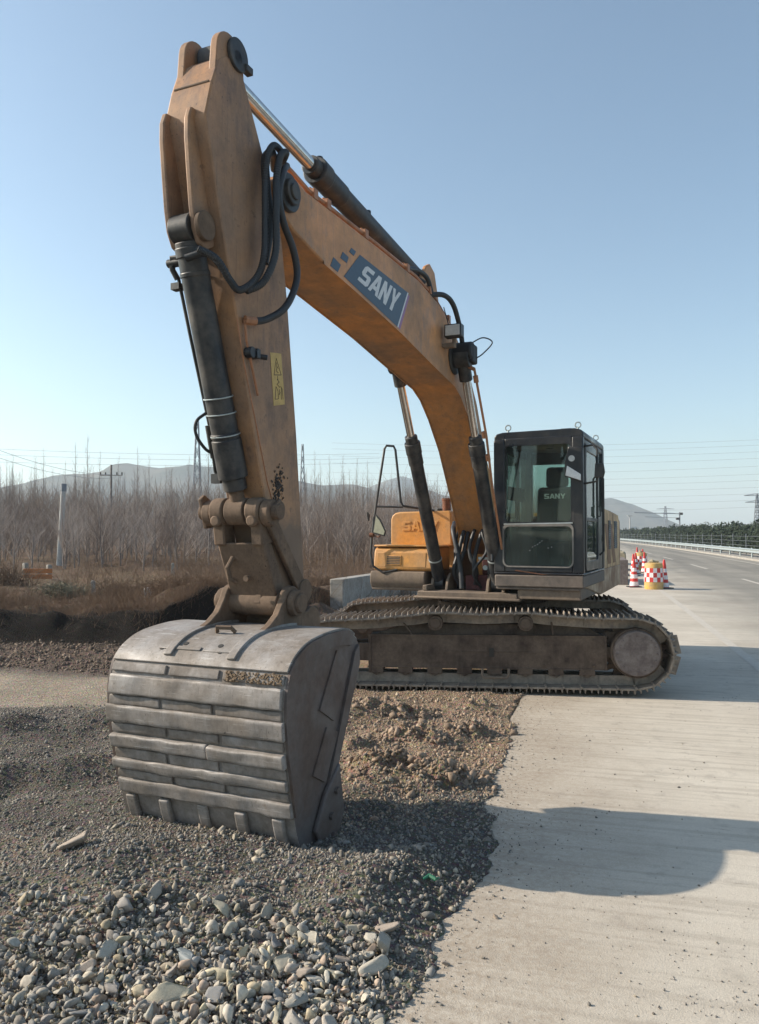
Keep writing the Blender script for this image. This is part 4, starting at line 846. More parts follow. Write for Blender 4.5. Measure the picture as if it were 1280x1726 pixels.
# resample the profile finely by height so that wear bars land where the photo shows them
fine = []
for i in range(len(PP) - 1):
    for k in range(4): t = k / 4; fine.append((PP[i][0] + (PP[i + 1][0] - PP[i][0]) * t, PP[i][1] + (PP[i + 1][1] - PP[i][1]) * t))
fine.append(PP[-1]); PP = fine; OUT = [nrm(i) for i in range(len(PP))]
def iz(z): return min((i for i in range(len(PP)) if PP[i][0] > 6.1), key=lambda i: abs(PP[i][1] - z))
bk = MB(); shell(bk, 0, len(PP) - 1, -BH, BH, -.028, 0)
BK = bk.build('bucket', M['recess'], EX, loc=(0, .032, 0))
side = [(6.17, .0)] + [(p[0] - .012 * 0, p[1]) for p in PP[1:-1:2]] + [(5.47, 1.10), (5.48, .98), (5.62, .74), (5.78, .48), (5.86, .28), (5.93, .04)]
for s in (-1, 1):
    sd_ = MB(); sd_.prism([(x - (.004 if x > 6.1 else 0), z - .004) for x, z in side], s * (BH + .001), s * (BH - .026))
    sd_.build('side_plate', M['steel2'], BK, bevel=.004); rim = MB()
    y0 = s * (BH + .001); y1 = s * (BH + .018)
    shell(rim, iz(.25), len(PP) - 12, min(y0, y1), max(y0, y1), -.09, .002)
    for q in ([(5.62, 1.0), (5.80, 1.10), (6.02, .78), (5.84, .68)], [(5.78, .60), (5.93, .66), (6.10, .42), (5.95, .34)]): rim.prism(q, y0, s * (BH + .012))
    rim.prism([(5.50, 1.10), (5.56, 1.06), (5.93, .30), (5.86, .28), (5.49, .98)], y0, s * (BH + .02))
    rim.build('side_wear_plate', M['steel2'], BK, bevel=.004)
for s in (-1, 1):
    cut = MB(); cut.prism([(5.80, .42), (5.74, .12), (5.83, -.04), (6.0, -.06), (6.10, .10), (5.98, .28)], s * (BH + .002), s * (BH + .035))
    cut.build('side_cutter', M['steel2'], BK, bevel=.010)
for s in (-1, 1):
    for (x, z) in ((5.86, .27), (5.93, .14), (5.90, .02)): g = MB(); g.cyl((x, s * (BH + .03), z), (x, s * (BH + .055), z), .022, 6); g.build('cutter_bolt', M['steel2'], BK)
def iz_(z): return iz(z)
rows = [(.985, 1.035, 'b'), (.86, .965, 'f'), (.795, .85, 'b'), (.69, .79, 'f'), (.625, .685, 'b'), (.53, .62, 'f'), (.465, .525, 'b'), (.395, .46, 'f'), (.335, .39, 'b'), (.245, .33, 'f')]
for k, (za, zb, t) in enumerate(rows):
    if t == 'f':
        g = MB(); shell(g, iz(za), iz(zb), -BH - .004 + (.02 if k % 4 == 1 else 0), BH + .004 - .012 * (k % 3), .0, .032, 30, .012, k * 1.7)
        if k in (5,): 
            g = MB(); shell(g, iz(za), iz(zb), -BH, .096, .0, .036, 18, .010, 3.); shell(g, iz(za), iz(zb), .104, BH, .0, .042, 14, .010, 5.)
        g.build('wear_bar', M['steel'], BK, bevel=.008, seg=3)
    else:
        j = random.uniform(-.02, .02)
        for (y0, y1) in ((-BH + .01, -.21 + j), (-.185 + j, .16 + j), (.19 + j, BH - .01)):
            g = MB(); shell(g, iz(za), iz(zb), y0, y1, .0, .015, 10, .006, k + y0); g.build('wear_block', M['recess'], BK, bevel=.005, seg=2)
tp = MB(); shell(tp, iz(1.05), len(PP) - 6, -BH - .004, BH + .004, .0, .014); tp.build('top_plate', M['steel'], BK, bevel=.005)
g = MB(); shell(g, iz(1.115), iz(1.115) + 4, -.32, -.02, .013, .022); shell(g, iz(1.115), iz(1.115) + 4, .0, .22, .013, .020)
for yy, zz_ in ((-.26, 1.14), (.0, 1.14)): pass
g.build('patch_plate', M['steel'], BK, bevel=.004)
for (yy, zz_) in ((-.30, 1.12), (-.16, 1.145), (.09, 1.145), (.12, 1.12)):
    i = iz(zz_); p = Vector((PP[i][0], yy, PP[i][1])); o3 = Vector((OUT[i].x, 0, OUT[i].y)); g = MB(); g.cyl(p + o3 * .010, p + o3 * .0165, .017, 14); g.build('plug_hole', M['ink'], BK)
for k, yy in enumerate((-.52, -.27, .0, .27, .52)):
    g = MB(); w_ = .036; shell(g, iz(-.0), iz(.235), yy - w_, yy + w_, .0, .034 if k != 2 else .02); A_ = g.build('tooth_adapter', M['steel'], BK, bevel=.010, seg=3)
    g = MB(); g.prism([(6.24, .02), (6.17, .02), (6.12, -.2), (6.15, -.21)], yy - .035, yy + .035); g.build('tooth', M['steel'], BK, bevel=.006)
g = MB(); g.prism([(6.215, .03), (6.16, .03), (6.13, -.05), (6.17, -.06)], -BH, BH); g.build('cutting_edge', M['steel'], BK)
# hinge ears
for yy in (-.25, .20):
    er = MB(); y1 = yy + .05
    er.prism([(6.24, 1.145), (6.16, 1.19), (6.06, 1.22), (5.96, 1.255), (5.87, 1.31), (5.80, 1.40)] + arc(5.70, 1.38, .10, 20, 160, 8) + [(5.56, 1.30), (5.50, 1.30)] + arc(5.44, 1.21, .12, 90, 190, 6) + [(5.40, 1.08), (5.8, 1.19)], yy, y1)
    er.build('hinge_ear', M['armlow'], BK, bevel=.008)
    er = MB(); shell(er, iz(1.085), len(PP) - 20, yy - .004, y1 + .004, .010, .030); er.build('ear_base', M['steel'], BK, bevel=.005)
    er = MB(); s = 1 if yy > 0 else -1; er.cyl((5.70, (yy if s < 0 else y1) - .0 * s, 1.37), (5.70, (yy if s < 0 else y1) + s * .05, 1.37), .085, 24); er.cyl((5.70, (yy if s < 0 else y1), 1.37), (5.70, (yy if s < 0 else y1) + s * .075, 1.37), .062, 20); er.build('ear_boss', M['armlow'], BK, bevel=.006)
g = MB(); g.cyl((5.70, -.25, 1.37), (5.70, .25, 1.37), .045, 16); g.cyl((5.70, .0, 1.37), (5.70, .04, 1.37), .07, 8); g.tube([(6.1, -.05, 1.215), (6.12, -.04, 1.245), (6.10, .05, 1.245), (6.08, .07, 1.215)], .014, 6); g.build('link_bush', M['armlow'], BK)
g = MB(); rs = random.Random(4)
for k in range(260):
    yy = rs.uniform(.22, BH - .02); i = iz(rs.uniform(.985, 1.035)); p = Vector((PP[i][0], yy, PP[i][1])) + Vector((OUT[i].x, 0, OUT[i].y)) * .012; r = rs.uniform(.004, .011)
    g.tube([p - Vector((r, 0, 0)), p + Vector((r, 0, r * .4))], [r * .9, r * .5], 5)
tag(g.build('gravel_on_ledge', flat('ledge_grit', (.24, .17, .11, 1), .95), BK, smooth=False), kind='stuff')

# ================================================================== GRAVEL AND ROCKS
def ico(sub):
    bm = bmesh.new(); bmesh.ops.create_icosphere(bm, subdivisions=sub, radius=1); v = np.array([q.co[:] for q in bm.verts]); f = np.array([[q.index for q in p.verts] for p in bm.faces]); bm.free(); return v, f
def chunk(sub, cuts, seed):
    r = np.random.default_rng(seed); v, f = ico(sub); v = v * (1 + r.normal(0, .0 if sub > 1 else .2, (len(v), 1)))
    for _ in range(cuts):
        n = r.normal(size=3); n /= np.linalg.norm(n); d = r.uniform(.28, .62); h = v @ n - d; v = v - np.where(h > 0, h, 0)[:, None] * n
    if sub > 2: v = v + r.normal(0, .008, v.shape)
    v *= np.array([1.25, .95, .7]) * r.uniform(.8, 1.2, 3); return v, f
def rots(n):
    q = rng.normal(size=(n, 4)); q /= np.linalg.norm(q, axis=1)[:, None]; w_, x, y, z = q.T
    return np.stack([1 - 2 * (y * y + z * z), 2 * (x * y - z * w_), 2 * (x * z + y * w_), 2 * (x * y + z * w_), 1 - 2 * (x * x + z * z), 2 * (y * z - x * w_), 2 * (x * z - y * w_), 2 * (y * z + x * w_), 1 - 2 * (x * x + y * y)], 1).reshape(n, 3, 3)
def scatter(name, pos, size, protos, tint, mat, sink=.3):
    VV, FF, TT = [], [], []; off = 0; which = rng.integers(0, len(protos), len(pos)); Rm = rots(len(pos))
    for k, (v, f) in enumerate(protos):
        m = np.where(which == k)[0]
        if not len(m): continue
        P = np.einsum('nij,vj->nvi', Rm[m], v) * size[m][:, None, None]; P += pos[m][:, None, :]; P[:, :, 2] += (size[m] * (.5 - sink))[:, None]
        VV.append(P.reshape(-1, 3)); FF.append((f[None] + (np.arange(len(m)) * len(v))[:, None, None] + off).reshape(-1, 3)); off += len(m) * len(v)
        TT.append(np.repeat(tint[m], len(v), axis=0))
    T = np.concatenate(TT); T = np.concatenate([T, np.ones((len(T), 1))], 1)
    return tag(npmesh(name, np.concatenate(VV), np.concatenate(FF), mat, {'tint': ('FLOAT_COLOR', T)}), kind='stuff')
stm = NT('crushed_stone'); at = stm.n('ShaderNodeAttribute'); at.attribute_name = 'tint'
nn_ = stm.noise(60, 5, .65); stm.col(stm.mix(1., at.outputs['Color'], stm.ramp(nn_, [(.3, .72), (.7, 1.2)]), 'MULTIPLY'))
stm.b.inputs['Roughness'].default_value = .9; stm.b.inputs['Specular IOR Level'].default_value = .2; stm.bump(nn_, .4, .004)
small = [chunk(1, 2, s) for s in range(10)]; big = [chunk(3, 11, 50 + s) for s in range(18)]; med = [chunk(2, 8, 100 + s) for s in range(16)]
def UV(x, y): return x * CA - y * SA, x * SA + y * CA
PAL = np.array([(.21, .195, .175), (.28, .25, .21), (.17, .16, .145), (.33, .29, .23), (.23, .20, .17), (.21, .20, .185)])
PALE = np.array([(.36, .32, .26), (.29, .26, .22), (.40, .35, .25), (.24, .23, .21), (.31, .24, .19), (.36, .30, .21), (.21, .205, .20), (.42, .39, .33)])
def field(n, x0, x1, y0, y1, w):
    x = rng.uniform(x0, x1, n); y = rng.uniform(y0, y1, n); k = rng.random(n) < w(x, y); return x[k], y[k]
# dark gravel round the bucket: denser and coarser near the camera
def wdark(x, y):
    u, v = UV(x, y); e = edge_u(v); d = (e - u)
    a = (sst(-.22, .06, d)) * (1 - sst(5.0, 5.9, y - .45 * (x + .3)) * sst(-1.1, -.7, x)) * (.45 + .9 * np.clip(.5 + fbm(x, y, .9, 3, 6.), 0, 1))
    return np.clip(a * (1 - .85 * sst(7.2, 7.9, y + .15 * x)), 0, 1)
x, y = field(120000, -4.4, 1.1, 2.5, 8.2, lambda x, y: wdark(x, y) * np.where(np.abs(x / y) < .56, 1, 0))
near = 1 - sst(3.4, 5.2, y)
s = rng.lognormal(-5.5, .55, len(x)) * (1 + .35 * near)
s = np.clip(s, .002, .026)
tint = PAL[rng.integers(0, len(PAL), len(x))] * rng.uniform(.75, 1.25, (len(x), 1))
scatter('gravel', np.stack([x, y, ground(x, y)], 1), s, small, tint, stm.m)
# fist-sized pieces
x, y = field(2400, -3.2, .75, 2.5, 6.0, lambda x, y: wdark(x, y) * (1 - .9 * sst(3.6, 5.6, y)) * (np.abs(x / y) < .56))
s = np.clip(rng.lognormal(-4.5, .4, len(x)), .006, .034)
tint = PAL[rng.integers(0, len(PAL), len(x))] * rng.uniform(.85, 1.45, (len(x), 1))
scatter('coarse_gravel', np.stack([x, y, ground(x, y)], 1), s, med, tint, stm.m, .25)
# brown crumbs over the dug-out base
def wbrown(x, y):
    u, v = UV(x, y); return sst(-.12, .05, edge_u(v) - u) * sst(4.6, 5.3, y - .4 * x) * (.4 + .9 * np.clip(.4 + fbm(x, y, .6, 3, 12.), 0, 1))
x, y = field(26000, -1.2, 2.2, 4.6, 9.6, wbrown)
s = np.clip(rng.lognormal(-5.0, .45, len(x)), .003, .03)
def wclod(x, y):
    q = 0
    for (cx, cy, a, sx, sy) in ((.35, 6.9, 1, .30, .16), (.50, 5.75, 1, .40, .20), (.85, 7.1, 1, .3, .10), (.1, 7.8, .6, .5, .2), (0, 5.9, .6, .25, .14)): q = q + a * np.exp(-(((x - cx) / sx) ** 2 + ((y - cy) / sy) ** 2))
    u, v = UV(x, y); return np.clip(q * .9 + .02, 0, 1) * (edge_u(v) > u - .05)
xc, yc = field(16000, -.8, 1.8, 5.2, 8.6, wclod)
scatter('soil_clods', np.stack([xc, yc, ground(xc, yc)], 1), np.clip(rng.lognormal(-4.2, .5, len(xc)), .006, .045), small, np.array([(.26, .195, .145)]) * rng.uniform(.6, 1.4, (len(xc), 1)), stm.m)
B_ = np.array([(.33, .25, .18), (.28, .20, .15), (.40, .33, .25), (.24, .19, .15)])
scatter('broken_base_rubble', np.stack([x, y, ground(x, y)], 1), s, small, B_[rng.integers(0, 4, len(x))] * rng.uniform(.8, 1.2, (len(x), 1)), stm.m)
# crumbs on the slab
def wslab(x, y):
    u, v = UV(x, y); d = u - edge_u(v); return np.where(d > 0, np.exp(-d / .10) * .9 + .14 * np.exp(-d / .5) + .012 + .30 * np.exp(-((u - .45) / .35) ** 2 - ((v - 3.5) / .6) ** 2) + .10 * (fbm(x, y, .5, 2, 3.) > .42), 0)
x, y = field(60000, -.6, 6, 2.6, 12, wslab)
s = np.clip(rng.lognormal(-5.8, .5, len(x)), .002, .018)
scatter('crumbs_on_the_slab', np.stack([x, y, np.full(len(x), .005)], 1), s, small, PAL[rng.integers(0, len(PAL), len(x))] * rng.uniform(.6, 1.1, (len(x), 1)), stm.m)
# pale broken stone in the foreground
def wmound(x, y): return sst(9.6, 10.2, y + .12 * x) * (1 - sst(-.05, .1, y - bank_y(x))) * .9
x, y = field(14000, -7, -.9, 9.3, 12.6, wmound)
s = np.clip(rng.lognormal(-4.5, .5, len(x)), .005, .045)
scatter('dark_clods', np.stack([x, y, ground(x, y)], 1), s, small, np.array([(.17, .13, .10)]) * rng.uniform(.6, 1.6, (len(x), 1)), stm.m)
def wpale(x, y):
    px = 640 + 1320 * x / y; yy = y - .10 * np.sin(px / 130)
    lim = 3.42 - .10 * sst(60, 330, px) * (1 - sst(330, 420, px)) - .10 * sst(420, 620, px) * 1.2
    return (1 - sst(-.22, .32, yy - lim + .35 * fbm(x, y, .5, 3, 2.))) * (px < 655 - (3.4 - y) * 40) * (px > -60)
x, y = field(15000, -2.2, .3, 2.55, 4.3, wpale)
s = np.clip(rng.lognormal(-4.65, .6, len(x)), .004, .036)
mixc_ = rng.random(len(x)) < .4
tint = np.where(mixc_[:, None], PAL[rng.integers(0, 6, len(x))] * 1.25, PALE[rng.integers(0, 8, len(x))]) * rng.uniform(.75, 1.15, (len(x), 1)) * (1 + .30 * sst(40, 260, 640 + 1320 * x / y) * (1 - sst(3.1, 3.5, y)))[:, None]
scatter('broken_stone', np.stack([x, y, ground(x, y) + rng.uniform(-.005, .03, len(x))], 1), s, med, tint, stm.m, .2)
# the larger stones, each one its own object
rk = NT('pale_rock'); oi = rk.n('ShaderNodeObjectInfo')
base = rk.ramp(oi.outputs['Random'], [(0, (.46, .42, .35, 1)), (.18, (.34, .315, .28, 1)), (.32, (.52, .46, .33, 1)), (.46, (.27, .265, .26, 1)), (.6, (.42, .33, .26, 1)), (.75, (.52, .49, .43, 1)), (.88, (.32, .26, .21, 1)), (1, (.46, .41, .30, 1))])
nn_ = rk.noise(22, 7, .7); c = rk.mix(1., base, rk.ramp(nn_, [(.3, .7), (.7, 1.12)]), 'MULTIPLY')
c = rk.mix(rk.ramp(rk.noise(9, 4, .6), [(.55, 0.), (.7, .6)]), c, (.30, .25, .18, 1)); rk.col(c); rk.b.inputs['Roughness'].default_value = .85; rk.b.inputs['Specular IOR Level'].default_value = .25; rk.bump(nn_, .5, .006)
rmesh = []
for k, (v, f) in enumerate(big):
    o = npmesh('rock', v, f, rk.m); rmesh.append(o.data); bpy.data.objects.remove(o)
GROUND = lambda x, y: float(ground(np.array(x), np.array(y)))
random.seed(21); placed = []
def rock(x, y, s, k=None, sink=.25, zadd=0., rot=None):
    o = bpy.data.objects.new('rock', rmesh[random.randrange(len(rmesh)) if k is None else k]); sc.collection.objects.link(o)
    o.location = (x, y, GROUND(x, y) + s * (.62 - sink) + zadd); o.scale = (s,) * 3; o.rotation_euler = rot or (random.uniform(-.5, .5), random.uniform(-.5, .5), random.uniform(0, 6.28)); return o
tries = 0
while len(placed) < 285 and tries < 9000:
    tries += 1; y = random.uniform(2.62, 3.75); x = random.uniform(-.56, .02) * y
    if random.random() > float(wpale(np.array(x), np.array(y))): continue
    px = 640 + 1320 * x / y
    if px < 280 and random.random() < .15: continue
    s = min(.062, random.lognormvariate(-3.52, .36)) * (1.25 if px > 330 else .85)
    if any((x - a) ** 2 + (y - b) ** 2 < (.62 * (s + c_)) ** 2 for a, b, c_ in placed): continue
    placed.append((x, y, s)); tag(rock(x, y, s, zadd=random.uniform(-.012, .012)), 'pale angular fist-sized stone lying among the broken stone heaped in the foreground', 'rock', 'pale stones heaped in the foreground')
def at_px(px, py, z=.05):
    dy = -(py - 863) / 1320; a = math.atan(36 / 1320); dz = math.sin(a) + dy * math.cos(a); dyy = math.cos(a) - dy * math.sin(a); t = (z - 1.82) / dz
    return (px - 640) / 1320 * t, dyy * t
for (px, py, s, lab, k) in ((318, 1630, .075, 'smooth blue-grey flat rock lying on the near stone heap', 2), (128, 1452, .085, 'pale cream slab of rock alone on the dark gravel at left', 5), (185, 1620, .07, 'long light grey rock at the left of the foreground stones', 7), (268, 1695, .095, 'largest cream-coloured rock at the bottom edge of the stone heap', 9)):
    x, y = at_px(px, py); o = rock(x, y, s, k, .3); tag(o, lab, 'rock')
    if s == .075:
        q = NT('blue_stone'); q.col((.13, .15, .16, 1)); q.b.inputs['Roughness'].default_value = .6; o.data = o.data.copy(); o.data.materials.clear(); o.data.materials.append(q.m)
for (x, y, s) in ((.28, 3.35, .02), (.75, 4.35, .012), (.55, 3.75, .02), (1.0, 4.9, .016)): tag(rock(x, y, s, zadd=.0), 'small dark stone lying loose on the concrete shoulder', 'stone', 'loose stones on the shoulder').location.z = .012
gb = MB(); gb.tube([(.22, 3.98, .045), (.25, 4.0, .052), (.28, 3.97, .048), (.30, 3.99, .045)], [.006, .012, .010, .004], 7)
gb.build('plastic_scrap', flat('green_plastic', (.03, .16, .09, 1), .5)); bpy.data.objects['plastic_scrap'].location.z = GROUND(.27, 3.98) - .02
tag(bpy.data.objects['plastic_scrap'], 'small crumpled green plastic scrap half buried in dark gravel', 'litter')

# ================================================================== CONCRETE WALLS BEHIND THE TRACKS
def wallbox(name, pts, th, z0, z1, mat, label, cat, group=None):
    m = MB(); P = [Vector(p) for p in pts]
    d = (P[1] - P[0]).normalized(); n_ = Vector((-d.y, d.x)); q = [P[0], P[1], P[1] + n_ * th, P[0] + n_ * th]
    m.prismz([(a.x, a.y) for a in q], z0, z1); o = m.build(name, mat, bevel=.015); return tag(o, label, cat, group)
wallbox('concrete_wall', [(-.76, 16.4), (.55, 20.2)], .30, -.3, .86, M['concrete'], 'grey concrete wall with a bright end face behind the raised tracks', 'wall')
wallbox('concrete_wall', [(.30, 20.6), (3.4, 19.75)], .28, -.3, .78, M['concrete'], 'low concrete wall crossing behind the turntable, patched with sun and shadow', 'wall')

# ================================================================== CONES, BARRELS, BARRIERS
def make_cone():
    t = empty('traffic_cone'); g = MB(); g.box((-.21, -.21, 0), (.21, .21, .035)); g.build('base', M['rubber'], t, bevel=.01)
    def fr(z): return .155 - .115 * z / .86
    g = MB(); g.cyl((0, 0, .035), (0, 0, .92), fr(.035), 24, r2=.036); g.cyl((0, 0, .92), (0, 0, .95), .036, 16, r2=.028); g.build('body', M['cone_red'], t)
    for a, b in ((.05, .19), (.30, .43), (.53, .65)):
        g = MB(); g.cyl((0, 0, a), (0, 0, b), fr(a) + .004, 24, r2=fr(b) + .004); g.build('white_band', M['cone_white'], t)
    return t
c0 = make_cone(); CG = 'red and white traffic cones beside the roadworks'
cl = [(8.60, 26.5, 'red and white traffic cone standing left of the nearest yellow barrel'), (9.40, 25.9, 'red and white traffic cone tucked right behind the nearest yellow barrel'), (10.75, 33.2, 'nearer of two traffic cones standing behind the nearest barrel'), (11.5, 35.2, 'farther of two traffic cones standing behind the nearest barrel'), (13.45, 40.5, 'traffic cone beside the farther yellow barrel'), (16.1, 49, 'most distant traffic cone in the row of roadworks'), (12.3, 36.4, 'traffic cone pressed against the near side of the farther barrel'), (14.6, 43.5, 'traffic cone alone between the farther barrel and the most distant cone')]
for i, (x, y, lab) in enumerate(cl):
    o = c0 if i == 0 else copy_tree(c0); o.location = (x, y, .005); o.rotation_euler.z = i * .4; tag(o, lab, 'traffic cone', CG)
def make_barrel():
    t = empty('crash_barrel'); g = MB(); pr_ = [(0, .285), (.05, .30), (.78, .285), (.84, .27), (.86, .22)]
    g.tube([(0, 0, z) for z, _ in pr_], [r for _, r in pr_], 32); g.build('body', M['barrel'], t)
    g = MB(); n = 16
    for row in range(3):
        for k in range(n):
            a0, a1 = 2 * math.pi * k / n, 2 * math.pi * (k + 1) / n; z0, z1 = .24 + row * .15, .39 + row * .15; r0, r1 = .313 - .02 * z0, .313 - .02 * z1
            g.add([(r0 * math.cos(a0), r0 * math.sin(a0), z0), (r0 * math.cos(a1), r0 * math.sin(a1), z0), (r1 * math.cos(a1), r1 * math.sin(a1), z1), (r1 * math.cos(a0), r1 * math.sin(a0), z1)], [(0, 1, 2, 3)], (row + k) % 2)
    g.build('chequered_sleeve', [M['cone_red'], M['cone_white']], t, smooth=False)
    g = MB(); g.tube([(-.15, .02, .86), (-.05, 0, .90), (.06, .02, .88), (.16, -.02, .90)], [.05, .07, .05, .03], 8); g.build('lid_bag', M['conc_tan'], t); return t
b0 = make_barrel()
for i, (x, y, lab) in enumerate(((8.95, 25.6, 'nearest yellow barrel with a red and white chequered sleeve beside the road'), (13.0, 39.0, 'farther yellow barrel with a chequered sleeve behind the first'))):
    o = b0 if i == 0 else copy_tree(b0); o.location = (x, y, .005); o.rotation_euler.z = i; tag(o, lab, 'barrel', 'yellow chequered barrels')
wallbox('concrete_block', [(8.75, 27.6), (9.7, 31.2)], .75, .005, .88, M['hub'], 'tall pinkish grey concrete block directly behind the nearest cone', 'block')
for i, (x, y, l_, h_, lab) in enumerate(((10.2, 33.5, 2.0, .6, 'tan concrete block behind the pinkish grey one'), (11.6, 38.0, 2.4, .9, 'tall tan block farther along the row beyond the engine panel'), (13.6, 45, 3.0, .8, 'farthest tan block at the end of the row of roadworks'))):
    g = MB(); g.prismx([(-.35, 0), (.35, 0), (.30, h_ * .9), (.22, h_), (-.22, h_), (-.30, h_ * .9)], 0, l_); o = g.build('concrete_block', M['conc_tan'], None, (x, y, .005), (0, 0, R(72)), bevel=.03); tag(o, lab, 'block', 'tan blocks behind the cones')

# ================================================================== GUARDRAIL, FENCE, MEDIAN HEDGE
GU = 11.3
g_ = empty('guardrail', W(GU, 0)); tag(g_, 'long galvanised steel guardrail running along the far side of the lanes', 'guardrail')
inv = Vector(g_.location)
vs_ = list(np.arange(6, 420, 4.0)); wb = [(-.02, .44), (.05, .50), (-.02, .57), (-.02, .62), (.05, .69), (-.02, .75)]
m = MB(); V_ = []; nb = len(wb)
for v in vs_:
    for (o_, z) in wb: V_.append(W(GU - o_, v, z) - inv)
    for (o_, z) in wb: V_.append(W(GU - o_ + .012, v, z) - inv)
F_ = []
for i in range(len(vs_) - 1):
    a, b = i * 2 * nb, (i + 1) * 2 * nb
    for j in range(nb - 1): F_ += [(a + j, b + j, b + j + 1, a + j + 1), (a + nb + j, a + nb + j + 1, b + nb + j + 1, b + nb + j)]
    F_ += [(a, a + nb, b + nb, b), (a + nb - 1, b + nb - 1, b + 2 * nb - 1, a + 2 * nb - 1)]
m.add(V_, F_); m.build('rail', M['galv'], g_, smooth=False)
post0 = None
for i, v in enumerate(np.arange(8, 360, 4.0)):
    if post0 is None:
        m = MB(); m.cyl((0, 0, -.1), (0, 0, .80), .06, 10); post0 = m.build('post', M['galv'], g_); o = post0
    else: o = post0.copy(); sc.collection.objects.link(o); o.parent = g_
    o.location = W(GU + .1, v) - inv
kb = MB(); n = 90; A_ = [W(GU - .5, v, .01) for v in np.linspace(5, 380, n)]; B2 = [W(GU + 2.2, v, .01) for v in np.linspace(5, 380, n)]
kb.add([a + Vector((0, 0, -.2)) for a in A_] + [a + Vector((0, 0, .12)) for a in A_] + [a + Vector((0, 0, .14)) for a in B2], [q for i in range(n - 1) for q in ((i, i + 1, n + i + 1, n + i), (n + i, n + i + 1, 2 * n + i + 1, 2 * n + i))])
tag(kb.build('median_kerb', M['concrete'], smooth=False), kind='structure')
fe = empty('mesh_fence', W(GU + .7, 0)); tag(fe, 'thin tall mesh fence on posts just behind the guardrail', 'fence'); inv = Vector(fe.location)
p0_ = None
for v in np.arange(40, 200, 5.0):
    if p0_ is None: m = MB(); m.cyl((0, 0, 0), (0, 0, 1.7), .022, 6); p0_ = m.build('fence_post', M['pylon'], fe); o = p0_
    else: o = p0_.copy(); sc.collection.objects.link(o); o.parent = fe
    o.location = W(GU + .7, v, .1) - inv
m = MB()
for z in (.9, 1.25, 1.6): m.tube([W(GU + .7, v, z) - inv for v in np.arange(38, 202, 10.)], .008, 4)
m.build('fence_wire', M['wire'], fe)
def leafcloud(n, cx, cy, cz, sx, sy, sz, size, r=rng):
    p = r.normal(size=(n, 3)); p /= np.linalg.norm(p, axis=1)[:, None]; p *= (r.random((n, 1)) ** .45); p *= np.array([sx, sy, sz]); p += np.array([cx, cy, cz])
    a = r.normal(size=(n, 3)) * size; b = r.normal(size=(n, 3)) * size * .7
    return np.stack([p - a * .5 - b * .5, p + a * .5 - b * .2, p + b * .7], 1).reshape(-1, 3)
VV = []
r = np.random.default_rng(5); v = 26.
while v < 420:
    hgt = 1.05 + .35 * r.random() + (.12 if v > 60 else 0); p = W(GU + 2.0 + .4 * r.random(), v)
    VV.append(leafcloud(int(700 if v < 120 else 260), p.x, p.y, .15 + hgt * .95, .85, .85, hgt, .14 if v < 120 else .26, r)); v += .95 + .4 * r.random() + (1.0 if v > 120 else 0)
P = np.concatenate(VV); tag(npmesh('median_hedge', P, np.arange(len(P)).reshape(-1, 3), M['hedge']), kind='stuff')

# gantry pole, lamp, sign, pylons
def tri_tower(name, x, y, z, h, wdt, arms, label, group=None, mat='pylon', t=.10):
    T = empty(name, (x, y, z)); tag(T, label, 'pylon', group); m = MB()
    def hw(q): return wdt * (1 - .82 * q / h)
    cs = [(-1, -1), (1, -1), (1, 1), (-1, 1)]
    for a, b in cs: m.tube([(a * hw(0), b * hw(0), 0), (a * hw(h), b * hw(h), h)], t, 4)
    k = 9
    for i in range(k):
        z0, z1 = h * i / k, h * (i + 1) / k
        for j in range(4):
            a, b = cs[j], cs[(j + 1) % 4]
            m.tube([(a[0] * hw(z0), a[1] * hw(z0), z0), (b[0] * hw(z1), b[1] * hw(z1), z1)], t * .55, 3); m.tube([(b[0] * hw(z0), b[1] * hw(z0), z0), (a[0] * hw(z1), a[1] * hw(z1), z1)], t * .55, 3)
    m.build('mast', M[mat], T)
    for (q, L_) in arms:
        m = MB(); m.tube([(-L_, 0, q), (0, 0, q + .5), (L_, 0, q)], t * .8, 4); m.tube([(-L_, 0, q), (L_, 0, q)], t * .8, 4); m.build('cross_arm', M[mat], T)
    return T
PGp = 'lattice pylons beyond the trees'
def place(px, py_top, D): return ((px - 640) / 1320 * D, D, 1.82 + (899 - py_top) / 1320 * D)
for (px, top, D, h_, w_, arms, lab) in ((332, 706, 165, None, 1.1, [], 'slender lattice tower rising over the trees just left of the bucket cylinder'), (510, 748, 210, None, 1.0, [], 'lattice tower standing over the trees just right of the excavator arm'), (1122, 853, 620, None, 2.2, [(.9, 7), (.75, 8)], 'faint distant pylon behind the camera gantry right of the hill'), (1277, 833, 210, None, .9, [(.97, 3.5), (.82, 3.2)], 'dark pylon with cross arms at the right edge of the picture')):
    x, y, z = place(px, top, D); tri_tower('pylon', x, y, .3, z - .3, w_, [(q * (z - .3), L_) for q, L_ in arms], lab, PGp, t=.10 if D < 300 else .2)
